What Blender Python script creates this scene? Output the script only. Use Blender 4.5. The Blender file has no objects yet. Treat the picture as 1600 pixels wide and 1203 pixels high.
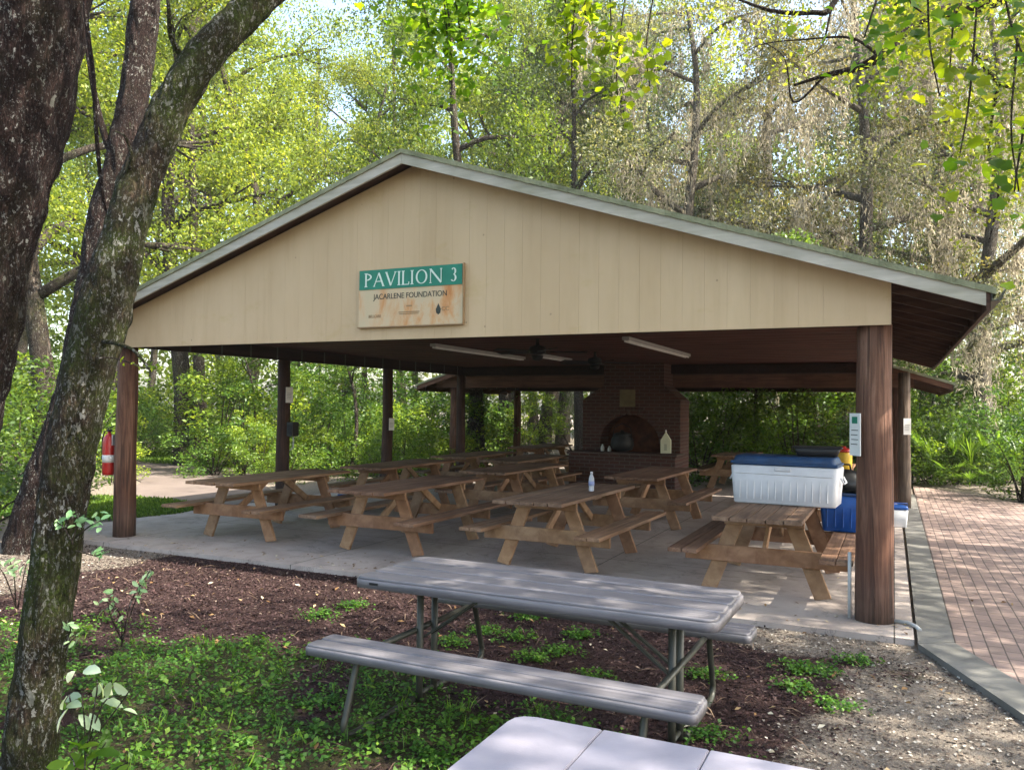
import bpy, bmesh, math, random
import numpy as np
from mathutils import Vector, Matrix, Euler, noise
random.seed(7); rng = np.random.default_rng(7)
S = bpy.context.scene; COL = S.collection
PI = math.pi; R = math.radians
# ------------------------------------------------------------------ camera
F_PX, PITCH, ROLL, YAW, CAM_H = 1264.3, 0.0278, 0.0118, 0.4413, 1.765
_cy, _sy, _cp, _sp = math.cos(YAW), math.sin(YAW), math.cos(PITCH), math.sin(PITCH)
FW = Vector((-_sy*_cp, _cy*_cp, _sp)); RT0 = Vector((_cy, _sy, 0)); UP0 = RT0.cross(FW)
RT = RT0*math.cos(ROLL) + UP0*math.sin(ROLL); UP = -RT0*math.sin(ROLL) + UP0*math.cos(ROLL)
cam = bpy.data.cameras.new('camera'); camo = bpy.data.objects.new('camera', cam); COL.objects.link(camo)
cam.sensor_width = 36; cam.lens = 36*F_PX/1600; cam.clip_end = 600; cam.clip_start = .05
camo.matrix_world = Matrix(((RT.x, UP.x, -FW.x, 0), (RT.y, UP.y, -FW.y, 0), (RT.z, UP.z, -FW.z, CAM_H), (0, 0, 0, 1)))
S.camera = camo
def at(u, v, d):            # world point at a camera depth
    return Vector((0, 0, CAM_H)) + d*(FW + RT*((u-800)/F_PX) - UP*((v-601.5)/F_PX))
def gnd(u, d):              # ground point
    p = at(u, 630, d); return Vector((p.x, p.y, 0))

# ------------------------------------------------------------------ node helpers
MATS = {}
class N:
    def __init__(s, name):
        m = bpy.data.materials.new(name); m.use_nodes = True; s.m = m; s.t = m.node_tree; s.t.nodes.clear()
        s.out = s.t.nodes.new('ShaderNodeOutputMaterial')
    def n(s, typ, **kw):
        o = s.t.nodes.new('ShaderNode'+typ)
        for k, v in kw.items():
            if k.startswith('_'): setattr(o, k[1:], v)
        return o
    def l(s, a, b): s.t.links.new(a, b)
    def coord(s, scale=(1, 1, 1), kind='Object', rot=(0, 0, 0)):
        c = s.n('TexCoord'); mp = s.n('Mapping'); mp.inputs['Scale'].default_value = scale; mp.inputs['Rotation'].default_value = rot
        s.l(c.outputs[kind], mp.inputs[0]); return mp.outputs[0]
    def noise(s, vec, scale, detail=4, rough=.6, dist=0):
        o = s.n('TexNoise'); o.inputs['Scale'].default_value = scale; o.inputs['Detail'].default_value = detail
        o.inputs['Roughness'].default_value = rough; o.inputs['Distortion'].default_value = dist
        s.l(vec, o.inputs['Vector']); return o.outputs['Fac']
    def ramp(s, fac, stops, interp='LINEAR'):
        o = s.n('ValToRGB'); o.color_ramp.interpolation = interp; e = o.color_ramp.elements
        while len(e) < len(stops): e.new(.5)
        for i, (p, c) in enumerate(stops):
            e[i].position = p; e[i].color = (*c, 1) if len(c) == 3 else c
        s.l(fac, o.inputs[0]); return o.outputs[0]
    def mix(s, fac, a, b, mode='MIX'):
        o = s.n('Mix', _data_type='RGBA', _blend_type=mode)
        for i, x in ((0, fac), (6, a), (7, b)):
            if isinstance(x, (int, float)): o.inputs[i].default_value = x
            elif isinstance(x, tuple): o.inputs[i].default_value = (*x, 1)
            else: s.l(x, o.inputs[i])
        return o.outputs[2]
    def math(s, op, a, b=0):
        o = s.n('Math', _operation=op)
        for i, x in ((0, a), (1, b)):
            if isinstance(x, (int, float)): o.inputs[i].default_value = x
            else: s.l(x, o.inputs[i])
        return o.outputs[0]
    def bump(s, h, strength=.4, dist=.01):
        o = s.n('Bump'); o.inputs['Strength'].default_value = strength; o.inputs['Distance'].default_value = dist
        s.l(h, o.inputs['Height']); return o.outputs[0]
    def bsdf(s, col, rough=.8, spec=.3, bump=None, metal=0):
        b = s.n('BsdfPrincipled')
        if isinstance(col, tuple): b.inputs['Base Color'].default_value = (*col, 1)
        else: s.l(col, b.inputs['Base Color'])
        if isinstance(rough, (int, float)): b.inputs['Roughness'].default_value = rough
        else: s.l(rough, b.inputs['Roughness'])
        b.inputs['Specular IOR Level'].default_value = spec; b.inputs['Metallic'].default_value = metal
        if bump is not None: s.l(bump, b.inputs['Normal'])
        s.l(b.outputs[0], s.out.inputs[0]); return b

def mat_plain(name, col, rough=.6, spec=.4, var=.12, metal=0, scale=6):
    k = N(name); v = k.coord(); f = k.noise(v, scale, 5)
    d = tuple(c*(1-var*2.2) for c in col); l = tuple(min(1, c*(1+var)) for c in col)
    g = k.noise(v, scale*14, 2)
    k.bsdf(k.ramp(f, [(.3, d), (.7, l)]), rough, spec, k.bump(g, .15, .003), metal); return k.m

def mat_wood(name, dark, light, grain=(1.2, 26, 26), rough=.75, bump=.5, wear=None, objvar=.0):
    k = N(name); v = k.coord(grain); w = k.coord()
    f = k.noise(v, 1.0, 6, .62, .6); g = k.noise(w, 1.6, 3)
    c = k.ramp(f, [(.28, dark), (.52, tuple((a+b)/2 for a, b in zip(dark, light))), (.74, light)])
    c = k.mix(k.ramp(g, [(.35, (0, 0, 0)), (.7, (1, 1, 1))]), c, k.mix(1.0, c, wear or (.62, .60, .60), 'MULTIPLY'))
    if objvar:
        oi = k.n('ObjectInfo'); r = k.ramp(oi.outputs['Random'], [(0, (1-objvar, .88-objvar, .84-objvar)), (.35, (1, .88, .80)), (.6, (.86-objvar*.3, .86-objvar*.3, .84-objvar*.3)), (1, (1.1, 1, .86))])
        c = k.mix(1.0, c, r, 'MULTIPLY')
    k.bsdf(c, rough, .25, k.bump(f, bump, .006)); return k.m

def mat_log(name, dark, mid, light, grain=(9, 9, .55)):
    k = N(name); v = k.coord(grain); f = k.noise(v, 2.2, 7, .68, .9); w = k.noise(k.coord(), 1.3, 4)
    crack = k.ramp(k.noise(k.coord((22, 22, .5)), 1.5, 4, .5, .5), [(.36, (0, 0, 0)), (.43, (1, 1, 1))])
    c = k.ramp(f, [(.3, dark), (.5, mid), (.72, light)])
    c = k.mix(k.ramp(w, [(.4, (0, 0, 0)), (.62, (.75, .75, .75))]), c, k.mix(1.0, c, (.62, .5, .45), 'MULTIPLY'))
    c = k.mix(k.ramp(crack, [(0, (.45, .45, .45)), (1, (1, 1, 1))]), tuple(x*.5 for x in dark), c)
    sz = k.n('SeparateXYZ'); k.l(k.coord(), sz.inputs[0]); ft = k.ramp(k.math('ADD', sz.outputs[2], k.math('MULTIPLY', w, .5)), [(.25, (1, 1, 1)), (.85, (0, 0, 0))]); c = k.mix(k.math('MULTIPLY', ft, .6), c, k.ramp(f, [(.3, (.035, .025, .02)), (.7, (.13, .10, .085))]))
    h = k.math('ADD', f, k.math('MULTIPLY', crack, .6))
    k.bsdf(c, .7, .3, k.bump(h, .7, .012)); return k.m

def mat_bark(name, dark, mid, moss=.5, lichen=.6, vs=5.0, mosscol=(.075, .10, .018)):
    k = N(name); o = k.coord((1, 1, .22)); w = k.coord()
    a1 = k.noise(o, vs*5, 7, .72, 1.4); a2 = k.noise(k.coord((1, 1, .5)), vs*13, 5, .7, .6); f2 = k.noise(w, 2.3, 4)
    ridge = k.math('ABSOLUTE', k.math('SUBTRACT', a1, .5)); ed = k.ramp(ridge, [(.0, (0, 0, 0)), (.09, (1, 1, 1))])
    h = k.math('ADD', k.math('MULTIPLY', ed, .55), k.math('MULTIPLY', a2, .75))
    c = k.ramp(h, [(.30, dark), (.62, mid), (.95, tuple(x*1.9 for x in mid))])
    mk = k.ramp(k.noise(w, 1.7, 6, .72), [(.56-.14*moss, (0, 0, 0)), (.72-.1*moss, (1, 1, 1))])
    mf = k.ramp(k.noise(w, 70, 3), [(.3, tuple(x*.4 for x in mosscol)), (.75, tuple(x*1.5 for x in mosscol))])
    c = k.mix(k.math('MULTIPLY', k.math('MULTIPLY', mk, min(1, moss*1.2)), k.ramp(a2, [(.35, (.35, .35, .35)), (.6, (1, 1, 1))])), c, mf)
    # crusty lichen: ragged patches from thresholded noise, gated by a larger noise
    for sc, th, st, col in ((7, .66, .6, (.16, .18, .10)), (17, .625, 1, (.40, .40, .34)), (40, .60, 1, (.46, .45, .41)), (85, .61, .9, (.40, .38, .35))):
        n1 = k.noise(k.coord((1, 1, .6)), sc, 4, .72, .3); t = th-.05*(lichen-.6)
        m = k.ramp(n1, [(t-.012, (0, 0, 0)), (t+.018, (1, 1, 1))])
        m = k.math('MULTIPLY', m, k.ramp(k.noise(w, 1.1+sc*.05, 3), [(.42, (.15, .15, .15)), (.62, (st, st, st))]))
        c = k.mix(m, c, k.mix(a2, tuple(x*.5 for x in col), col))
    k.bsdf(c, .9, .12, k.bump(h, 1.0, .035)); return k.m

def mat_leaf(name, base, tint, rough=.5, trans=.45, spec=.35):
    """colour = base, varied per leaf (attribute v) and by the object's own colour"""
    k = N(name); a = k.n('Attribute', _attribute_name='v'); oi = k.n('ObjectInfo')
    c = k.ramp(a.outputs['Fac'], [(0, tuple(x*.55 for x in base)), (.55, base), (1, tint)])
    big = k.noise(k.coord(), .7, 3)
    c = k.mix(1.0, c, k.ramp(big, [(.35, (.72, .78, .8)), (.65, (1.15, 1.1, .95))]), 'MULTIPLY')
    c = k.mix(1.0, c, oi.outputs['Color'], 'MULTIPLY')
    b = k.bsdf(c, rough, spec); t = k.n('BsdfTranslucent')
    tc = k.mix(1.0, c, (1.5, 1.35, .6), 'MULTIPLY'); k.l(tc, t.inputs[0])
    m = k.n('MixShader'); m.inputs[0].default_value = trans; k.l(b.outputs[0], m.inputs[1]); k.l(t.outputs[0], m.inputs[2])
    k.l(m.outputs[0], k.out.inputs[0]); return k.m

# ------------------------------------------------------------------ mesh helpers
def tag(o, label=None, cat=None, group=None, kind=None):
    if label: o['label'] = label
    if cat: o['category'] = cat
    if group: o['group'] = group
    if kind: o['kind'] = kind
    return o
def empty(name, loc=(0, 0, 0), rz=0, label=None, cat=None, group=None):
    o = bpy.data.objects.new(name, None); COL.objects.link(o); o.location = loc; o.rotation_euler = (0, 0, rz)
    o.empty_display_size = .2
    return tag(o, label, cat, group)
def link(name, me, mat, parent=None):
    o = bpy.data.objects.new(name, me); COL.objects.link(o)
    if mat is not None:
        me.materials.clear()
        for m in (mat if isinstance(mat, (list, tuple)) else [mat]): me.materials.append(m)
    if parent is not None: o.parent = parent
    return o
class MB:
    def __init__(s): s.bm = bmesh.new()
    def box(s, c, d, rot=None, bev=0, mi=0, seg=1):
        r = bmesh.ops.create_cube(s.bm, size=1.0); vs = r['verts']
        M = Matrix.Translation(c) @ ((rot.to_matrix().to_4x4() if isinstance(rot, Euler) else rot) if rot else Matrix.Identity(4)) @ Matrix.Diagonal((*d, 1))
        bmesh.ops.transform(s.bm, matrix=M, verts=vs)
        fs = set(f for v in vs for f in v.link_faces)
        if bev:
            es = list(set(e for v in vs for e in v.link_edges))
            rr = bmesh.ops.bevel(s.bm, geom=es, offset=bev, segments=seg, affect='EDGES', profile=.5); fs = set(rr['faces']) | set(f for f in fs if f.is_valid)
        for f in fs:
            if f.is_valid: f.material_index = mi
        return s
    def bar(s, a, b, w, t, up=(0, 0, 1), bev=0, mi=0):     # beam of width w, thickness t from a to b
        a = Vector(a); b = Vector(b); z = (b-a); L = z.length; z.normalize(); u = Vector(up)
        x = u.cross(z)
        if x.length < 1e-4: x = Vector((1, 0, 0)).cross(z)
        x.normalize(); y = z.cross(x)
        M = Matrix(((x.x, y.x, z.x, 0), (x.y, y.y, z.y, 0), (x.z, y.z, z.z, 0), (0, 0, 0, 1)))
        return s.box((a+b)/2, (w, t, L), M, bev, mi)
    def tube(s, pts, rad, n=12, mi=0, cap=True, wob=0, seed=0):
        pts = [Vector(p) for p in pts]; rr = rad if isinstance(rad, (list, tuple)) else [rad]*len(pts)
        rnd = random.Random(seed); ph = [rnd.uniform(0, 6.28) for _ in range(6)]
        rings = []; x = None
        for i, p in enumerate(pts):
            t = (pts[min(i+1, len(pts)-1)]-pts[max(i-1, 0)]).normalized()
            if x is None: x = (Vector((0, 1, 0)) if abs(t.y) < .9 else Vector((1, 0, 0))).cross(t).normalized()
            x = (x - t*x.dot(t)).normalized(); y = t.cross(x)
            ring = []
            for k in range(n):
                a = 2*PI*k/n
                q = rr[i]*(1+wob*(math.sin(3*a+ph[0]+i*.13)+.7*math.sin(5*a+ph[1]-i*.21)+.6*math.sin(2*a+ph[2]+i*.31)+.5*math.sin(7*a+ph[3]+i*.5)))
                ring.append(s.bm.verts.new(p + x*(q*math.cos(a)) + y*(q*math.sin(a))))
            rings.append(ring)
        for a, b in zip(rings, rings[1:]):
            for k in range(n):
                f = s.bm.faces.new((a[k], a[(k+1) % n], b[(k+1) % n], b[k])); f.smooth = True; f.material_index = mi
        if cap:
            for rg, rev in ((rings[0], True), (rings[-1], False)):
                f = s.bm.faces.new(list(reversed(rg)) if rev else rg); f.material_index = mi
        return s
    def lathe(s, prof, c=(0, 0, 0), n=20, mi=0):
        rings = []
        for r, z in prof:
            rings.append([s.bm.verts.new((c[0]+r*math.cos(2*PI*k/n), c[1]+r*math.sin(2*PI*k/n), c[2]+z)) for k in range(n)])
        for a, b in zip(rings, rings[1:]):
            for k in range(n):
                f = s.bm.faces.new((a[k], a[(k+1) % n], b[(k+1) % n], b[k])); f.smooth = True; f.material_index = mi
        s.bm.faces.new(list(reversed(rings[0]))); s.bm.faces.new(rings[-1]); return s
    def prism(s, pts, vec, mi=0, bev=0):        # closed planar polygon extruded along vec
        v0 = [s.bm.verts.new(p) for p in pts]; v1 = [s.bm.verts.new(Vector(p)+Vector(vec)) for p in pts]
        n = len(pts); fs = [s.bm.faces.new(list(reversed(v0))), s.bm.faces.new(v1)]
        for k in range(n): fs.append(s.bm.faces.new((v0[k], v0[(k+1) % n], v1[(k+1) % n], v1[k])))
        for f in fs: f.material_index = mi
        return s
    def build(s, name, mat, parent=None, smooth=False):
        bmesh.ops.recalc_face_normals(s.bm, faces=s.bm.faces)
        me = bpy.data.meshes.new(name); s.bm.to_mesh(me); s.bm.free()
        if smooth:
            for p in me.polygons: p.use_smooth = True
        return link(name, me, mat, parent)
def spline(pts, n=6):
    """Catmull-Rom through (x,y,z,r) tuples"""
    P = [np.array(p, float) for p in pts]; P = [2*P[0]-P[1]] + P + [2*P[-1]-P[-2]]; out = []
    for i in range(1, len(P)-2):
        for k in range(n):
            t = k/n; a, b, c, d = P[i-1:i+3]
            out.append(.5*((2*b)+(-a+c)*t+(2*a-5*b+4*c-d)*t*t+(-a+3*b-3*c+d)*t**3))
    out.append(P[-2]); return out
def tube_s(mb, pts, n=12, sub=6, wob=.03, seed=0, mi=0):
    q = spline(pts, sub); mb.tube([p[:3] for p in q], [max(.002, float(p[3])) for p in q], n, wob=wob, seed=seed, mi=mi)

def quads_mesh(name, V, v=None):
    """V: (n,4,3) array of leaf corners -> mesh, with per-leaf attribute v"""
    n = len(V); me = bpy.data.meshes.new(name)
    me.vertices.add(n*4); me.loops.add(n*4); me.polygons.add(n)
    me.vertices.foreach_set('co', V.astype(np.float32).ravel())
    me.loops.foreach_set('vertex_index', np.arange(n*4, dtype=np.int32))
    me.polygons.foreach_set('loop_start', np.arange(0, n*4, 4, dtype=np.int32))
    try: me.polygons.foreach_set('loop_total', np.full(n, 4, dtype=np.int32))
    except Exception: pass
    me.update(calc_edges=True)
    if v is None: v = rng.random(n)
    a = me.attributes.new('v', 'FLOAT', 'POINT'); a.data.foreach_set('value', np.repeat(v, 4).astype(np.float32))
    return me
def leaf_quads(C, L, aspect=.55, droop=0., flat=.0, rnd=None):
    """diamond leaves at centres C; L length (scalar/array); flat: pulls normals to +z; droop: long axis downwards"""
    rnd = rnd or rng; n = len(C)
    nr = rnd.normal(size=(n, 3)); nr[:, 2] = np.abs(nr[:, 2]) + flat*3; nr /= np.linalg.norm(nr, axis=1)[:, None]
    ax = rnd.normal(size=(n, 3)); ax[:, 2] -= droop*3
    ax -= nr*np.sum(ax*nr, axis=1)[:, None]; ax /= np.linalg.norm(ax, axis=1)[:, None]+1e-9
    sd = np.cross(nr, ax); L = (np.full(n, L) if np.isscalar(L) else L)*rnd.uniform(.65, 1.3, n)
    L = L[:, None]; W = L*aspect*.5
    up = nr*L*.10
    return np.stack([C-ax*L*.5, C-ax*L*.05+sd*W+up, C+ax*L*.5, C-ax*L*.05-sd*W+up], axis=1)
def clump_points(centres, rad, per, rnd=None, shell=.35):
    rnd = rnd or rng; out = []
    for c, r in zip(centres, rad):
        m = max(3, int(per*(r**2)))
        d = rnd.normal(size=(m, 3)); d /= np.linalg.norm(d, axis=1)[:, None]
        q = (rnd.random(m)**shell)[:, None]*r; out.append(np.array(c)+d*q*np.array([1, 1, .75]))
    return np.concatenate(out)

# ------------------------------------------------------------------ materials
M = MATS
M['log'] = mat_log('weathered_log', (.04, .018, .011), (.125, .058, .034), (.235, .13, .085))
M['log_grey'] = mat_log('grey_log', (.05, .035, .025), (.12, .09, .065), (.20, .16, .12))
M['log_dark'] = mat_log('dark_log', (.015, .008, .005), (.045, .02, .012), (.09, .045, .03))
M['table_top'] = mat_wood('weathered_plank', (.12, .075, .05), (.36, .245, .17), grain=(26, 1.3, 26), wear=(.66, .58, .53), objvar=.35)
M['table_leg'] = mat_wood('pine_lumber', (.22, .13, .078), (.46, .32, .205), grain=(7, 7, 7), wear=(.72, .62, .5), objvar=.25)
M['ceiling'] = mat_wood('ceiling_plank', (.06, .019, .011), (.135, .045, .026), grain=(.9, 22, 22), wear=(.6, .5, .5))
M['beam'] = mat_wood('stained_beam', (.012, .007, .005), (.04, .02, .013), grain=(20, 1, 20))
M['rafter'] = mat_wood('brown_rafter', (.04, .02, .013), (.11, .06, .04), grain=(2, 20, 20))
M['fascia'] = mat_wood('grey_fascia', (.36, .335, .285), (.56, .52, .45), grain=(1.5, 18, 18), bump=.2, wear=(.72, .74, .66))
M['metal'] = mat_plain('galvanised', (.45, .45, .44), .35, .5, .1, .6)
M['pipe'] = mat_plain('grey_conduit', (.42, .42, .40), .5, .4, .06)
M['black'] = mat_plain('black_plastic', (.012, .012, .013), .45, .4, .1)
M['iron'] = mat_plain('black_iron', (.010, .010, .010), .6, .3, .2)
M['white'] = mat_plain('white_plastic', (.62, .62, .63), .45, .4, .05)
M['offwhite'] = mat_plain('paper', (.72, .71, .67), .8, .2, .04)
M['blue'] = mat_plain('blue_plastic', (.006, .07, .30), .4, .4, .15)
M['navy'] = mat_plain('navy_plastic', (.012, .035, .10), .4, .4, .15)
M['red'] = mat_plain('red_enamel', (.42, .018, .014), .3, .5, .06)
M['yellow'] = mat_plain('yellow_plastic', (.60, .38, .03), .45, .4, .1)
M['green_sign'] = mat_plain('sign_green', (.008, .19, .115), .5, .4, .08)
M['letter'] = mat_plain('letter_white', (.62, .72, .62), .6, .3, .03)
M['letter_dark'] = mat_plain('letter_dark', (.05, .055, .045), .7, .2, .05)
M['letter_faded'] = mat_plain('letter_faded', (.33, .22, .12), .7, .2, .1)
M['lamp'] = mat_plain('tube_white', (.34, .33, .31), .5, .3, .05)
M['leg_green'] = mat_plain('table_steel', (.055, .055, .042), .45, .45, .2, .3)

def m_concrete(name, a, b, stains=.5, sc=1.3, joints=False):
    k = N(name); v = k.coord(); f = k.noise(v, sc, 7, .65, .4); g = k.noise(v, 90, 3)
    c = k.ramp(f, [(.28, a), (.5, tuple((x+y)/2 for x, y in zip(a, b))), (.72, b)])
    c = k.mix(k.math('MULTIPLY', g, .28), c, tuple(x*.5 for x in a))
    st = k.ramp(k.noise(v, sc*2.6, 5, .7, 1.2), [(.30, (1, 1, 1)), (.46, (0, 0, 0))])
    c = k.mix(k.math('MULTIPLY', st, stains), c, tuple(x*.45 for x in a))
    if joints:
        b = k.n('TexBrick', _offset=0.0); b.inputs['Scale'].default_value = 1; b.inputs['Brick Width'].default_value = 3.02; b.inputs['Row Height'].default_value = 3.05; b.inputs['Mortar Size'].default_value = .006
        k.l(k.coord(), b.inputs['Vector']); c = k.mix(b.outputs['Fac'], c, (.07, .06, .05))
        cr = k.ramp(k.math('ABSOLUTE', k.math('SUBTRACT', k.noise(v, .55, 9, .62, .8), .5)), [(0, (1, 1, 1)), (.0022, (0, 0, 0))]); c = k.mix(k.math('MULTIPLY', cr, .6), c, (.09, .08, .07))
    k.bsdf(c, .82, .3, k.bump(g, .25, .004)); return k.m
M['slab'] = m_concrete('slab_concrete', (.27, .22, .19), (.48, .41, .36), .5, 1.1, True)
M['kerb'] = m_concrete('kerb_concrete', (.12, .115, .10), (.20, .19, .17), .5)

def m_siding():
    k = N('tan_siding'); v = k.coord(); sep = k.n('SeparateXYZ'); k.l(v, sep.inputs[0])
    f = k.noise(k.coord((1, 1, .35)), 1.1, 6, .6); fine = k.noise(v, 30, 3)
    c = k.ramp(f, [(.3, (.49, .35, .205)), (.7, (.59, .44, .275))])
    c = k.mix(k.math('MULTIPLY', fine, .12), c, (.40, .28, .15))
    # mildew blotches low on the board, as on the real siding
    bl = k.ramp(k.noise(k.coord((1.1, 1, 2.2)), 1.7, 6, .72, .4), [(.60, (0, 0, 0)), (.74, (1, 1, 1))])
    c = k.mix(k.math('MULTIPLY', bl, .35), c, (.40, .29, .10))
    dr = k.ramp(k.noise(k.coord((5, 1, .28)), 1.6, 5, .7), [(.5, (0, 0, 0)), (.75, (1, 1, 1))]); c = k.mix(k.math('MULTIPLY', dr, .28), c, (.36, .25, .13))
    # little dark specks, knots and nail stains
    vo = k.n('TexVoronoi'); vo.inputs['Scale'].default_value = 3.4; k.l(v, vo.inputs['Vector'])
    sp = k.math('LESS_THAN', vo.outputs['Distance'], .035); c = k.mix(k.math('MULTIPLY', sp, .5), c, (.16, .11, .06))
    k.bsdf(c, .7, .25, k.bump(fine, .08, .003)); return k.m
M['siding'] = m_siding()
def m_signboard():
    k = N('sign_board'); v = k.coord()
    f = k.noise(k.coord((1, 1, .45)), 3.2, 6, .68, .5)
    c = k.ramp(f, [(.34, (.50, .43, .27)), (.50, (.56, .42, .26)), (.60, (.56, .30, .13)), (.70, (.48, .19, .06))])
    k.bsdf(c, .6, .3, k.bump(f, .1, .003)); return k.m
M['signboard'] = m_signboard()
def m_roof():
    k = N('mossy_shingle'); v = k.coord(); f = k.noise(v, 3.5, 6, .7); g = k.noise(v, 60, 3)
    c = k.ramp(f, [(.3, (.13, .14, .08)), (.5, (.27, .28, .18)), (.7, (.38, .38, .25))])
    c = k.mix(k.math('MULTIPLY', g, .5), c, (.06, .07, .03)); k.bsdf(c, .9, .2, k.bump(g, .6, .01)); return k.m
M['roof'] = m_roof()
def m_brick(name, c1, c2, mortar, scale, bw, bh, ms=.012, rot=(0, 0, 0), rough=.85, var=.3, off=.5):
    k = N(name); v = k.coord((1, 1, 1), 'Object', rot)
    nz = k.noise(v, 3, 5, .7); w = k.n('VectorMath', _operation='MULTIPLY_ADD')
    cmb = k.n('TexNoise'); cmb.inputs['Scale'].default_value = 1.6; k.l(v, cmb.inputs['Vector']); k.l(cmb.outputs['Color'], w.inputs[0]); w.inputs[1].default_value = (.012, .012, .012); k.l(v, w.inputs[2])
    b = k.n('TexBrick', _offset=off); b.inputs['Scale'].default_value = scale; b.inputs['Brick Width'].default_value = bw; b.inputs['Row Height'].default_value = bh
    b.inputs['Mortar Size'].default_value = ms; b.inputs['Mortar Smooth'].default_value = .3; b.inputs['Bias'].default_value = 0
    b.inputs['Color1'].default_value = (*c1, 1); b.inputs['Color2'].default_value = (*c2, 1); b.inputs['Mortar'].default_value = (*mortar, 1)
    k.l(w.outputs[0], b.inputs['Vector'])
    c = k.mix(k.ramp(nz, [(.3, (0, 0, 0)), (.7, (var, var, var))]), b.outputs['Color'], tuple(x*.35 for x in c1))
    g = k.noise(v, 60, 3); h = k.math('ADD', k.math('MULTIPLY', b.outputs['Fac'], -1.0), k.math('MULTIPLY', g, .35))
    k.bsdf(c, rough, .25, k.bump(h, .6, .008)); return k.m
M['brickwall'] = m_brick('fireplace_brick', (.085, .032, .022), (.055, .024, .018), (.10, .08, .065), 1, .21, .072, .010, rot=(PI/2, 0, 0))
M['pavers'] = m_brick('brick_pavers', (.30, .215, .18), (.225, .165, .14), (.08, .065, .056), 1, .215, .108, .006, rot=(0, 0, PI/2), var=.4)

# ------------------------------------------------------------------ ground
def fnoise(x, y, s, ph=0):
    return (np.sin(x*s+1.3+ph)*np.cos(y*s*1.1+.7+ph*2) + .6*np.sin(x*s*2.3+y*s*1.7+ph)+.4*np.cos(x*s*4.1-y*s*3.7+ph))/2
def sstep(a, b, x): t = np.clip((x-a)/(b-a), 0, 1); return t*t*(3-2*t)
def zones(x, y):
    """returns mulch, sand, green weights at ground points (numpy arrays)"""
    n = fnoise(x, y, 2.1)*.35; n2 = fnoise(x, y, 4.7, 2)*.22
    edge = 4.35 + .25*np.sin(x*1.1+.5) + n + .42*sstep(-5.2, -3.8, x) - 1.1*sstep(-1.9, -.9, x)   # green below this y
    green = 1-sstep(edge-.35, edge+.3, y+n2)
    green = np.maximum(green, .0)
    patch = sstep(.25, .6, fnoise(x, y, 3.3, 5)+.15)
    green = np.clip(green*(1-.75*sstep(.05, .5, fnoise(x, y, 2.7, 9)))*(1-.45*patch*(x > -3)), 0, 1)*(1-sstep(-1.5, -.8, x)*.95)
    sand = sstep(-.75, .1, x + (5.3-y)*.12 + n*1.2)*sstep(2.5, 4.0, y+n) + sstep(6.25, 6.7, y+n*.5)*sstep(-1.8, -.7, x)
    left = .75*(1-sstep(-8.1, -7.3, x+n))*sstep(4.3, 4.7, y+n2)
    sand = np.clip(np.maximum(sand, left), 0, 1)
    mulch = np.clip((1-green)*(1-sand), 0, 1)*(y < 7.6)*(x > -10)*(x < 1.4)
    return mulch, sand, green
def gz(x, y):
    x = np.asarray(x, float); y = np.asarray(y, float)
    r = np.hypot(x, y-8)
    return -.05 + fnoise(x, y, 1.9, 1)*.012*np.clip((9-np.abs(y))/3, 0, 1) + fnoise(x, y, .16, 3)*.25*sstep(24, 45, r)
xs = np.concatenate([np.linspace(-160, -30, 22), np.linspace(-28, -12, 24), np.arange(-11.5, 2.0, .09), np.linspace(2.2, 12, 22), np.linspace(14, 160, 24)])
ys = np.concatenate([np.linspace(-60, -1, 14), np.arange(0, 9, .09), np.linspace(9.3, 30, 50), np.linspace(32, 200, 40)])
X, Y = np.meshgrid(xs, ys); Z = gz(X, Y)
gm = bpy.data.meshes.new('ground'); nx, ny = len(xs), len(ys)
vs = np.stack([X, Y, Z], -1).reshape(-1, 3)
ii = np.arange(nx*ny).reshape(ny, nx); q = np.stack([ii[:-1, :-1], ii[:-1, 1:], ii[1:, 1:], ii[1:, :-1]], -1).reshape(-1, 4)
gm.from_pydata(vs.tolist(), [], q.tolist())
mu, sa, gr = zones(X.ravel(), Y.ravel())
for nm, ar in (('mulch', mu), ('sand', sa), ('green', gr)):
    a = gm.attributes.new(nm, 'FLOAT', 'POINT'); a.data.foreach_set('value', ar.astype(np.float32))
for p in gm.polygons: p.use_smooth = True
def m_ground():
    k = N('forest_floor'); v = k.coord(); f = k.noise(v, 1.2, 7, .7); g = k.noise(v, 28, 5, .75); h = k.noise(v, 110, 3, .7); far = k.noise(v, .22, 4)
    soil = k.ramp(g, [(.3, (.055, .034, .026)), (.55, (.12, .085, .06)), (.75, (.22, .17, .12))])
    grass = k.ramp(g, [(.3, (.02, .035, .008)), (.6, (.05, .085, .018)), (.8, (.09, .12, .03))])
    c = k.mix(k.ramp(far, [(.47, (0, 0, 0)), (.6, (1, 1, 1))]), soil, grass)
    mul = k.ramp(h, [(.3, (.014, .007, .007)), (.5, (.042, .023, .020)), (.68, (.08, .046, .04))])
    san = k.ramp(k.mix(.5, g, h), [(.3, (.09, .068, .052)), (.48, (.19, .155, .125)), (.62, (.30, .26, .21))])
    gre = k.ramp(h, [(.3, (.03, .022, .012)), (.6, (.06, .055, .025))])
    am = k.n('Attribute', _attribute_name='mulch'); as_ = k.n('Attribute', _attribute_name='sand'); ag = k.n('Attribute', _attribute_name='green')
    def sh(a): return k.ramp(k.math('ADD', a, k.math('MULTIPLY', k.math('SUBTRACT', g, .5), .9)), [(.4, (0, 0, 0)), (.6, (1, 1, 1))])
    c = k.mix(sh(am.outputs['Fac']), c, mul); c = k.mix(sh(as_.outputs['Fac']), c, san); c = k.mix(sh(ag.outputs['Fac']), c, gre)
    k.bsdf(c, .95, .15, k.bump(k.math('ADD', g, h), .8, .03)); return k.m
tag(link('ground', gm, m_ground()), kind='structure')

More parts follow.
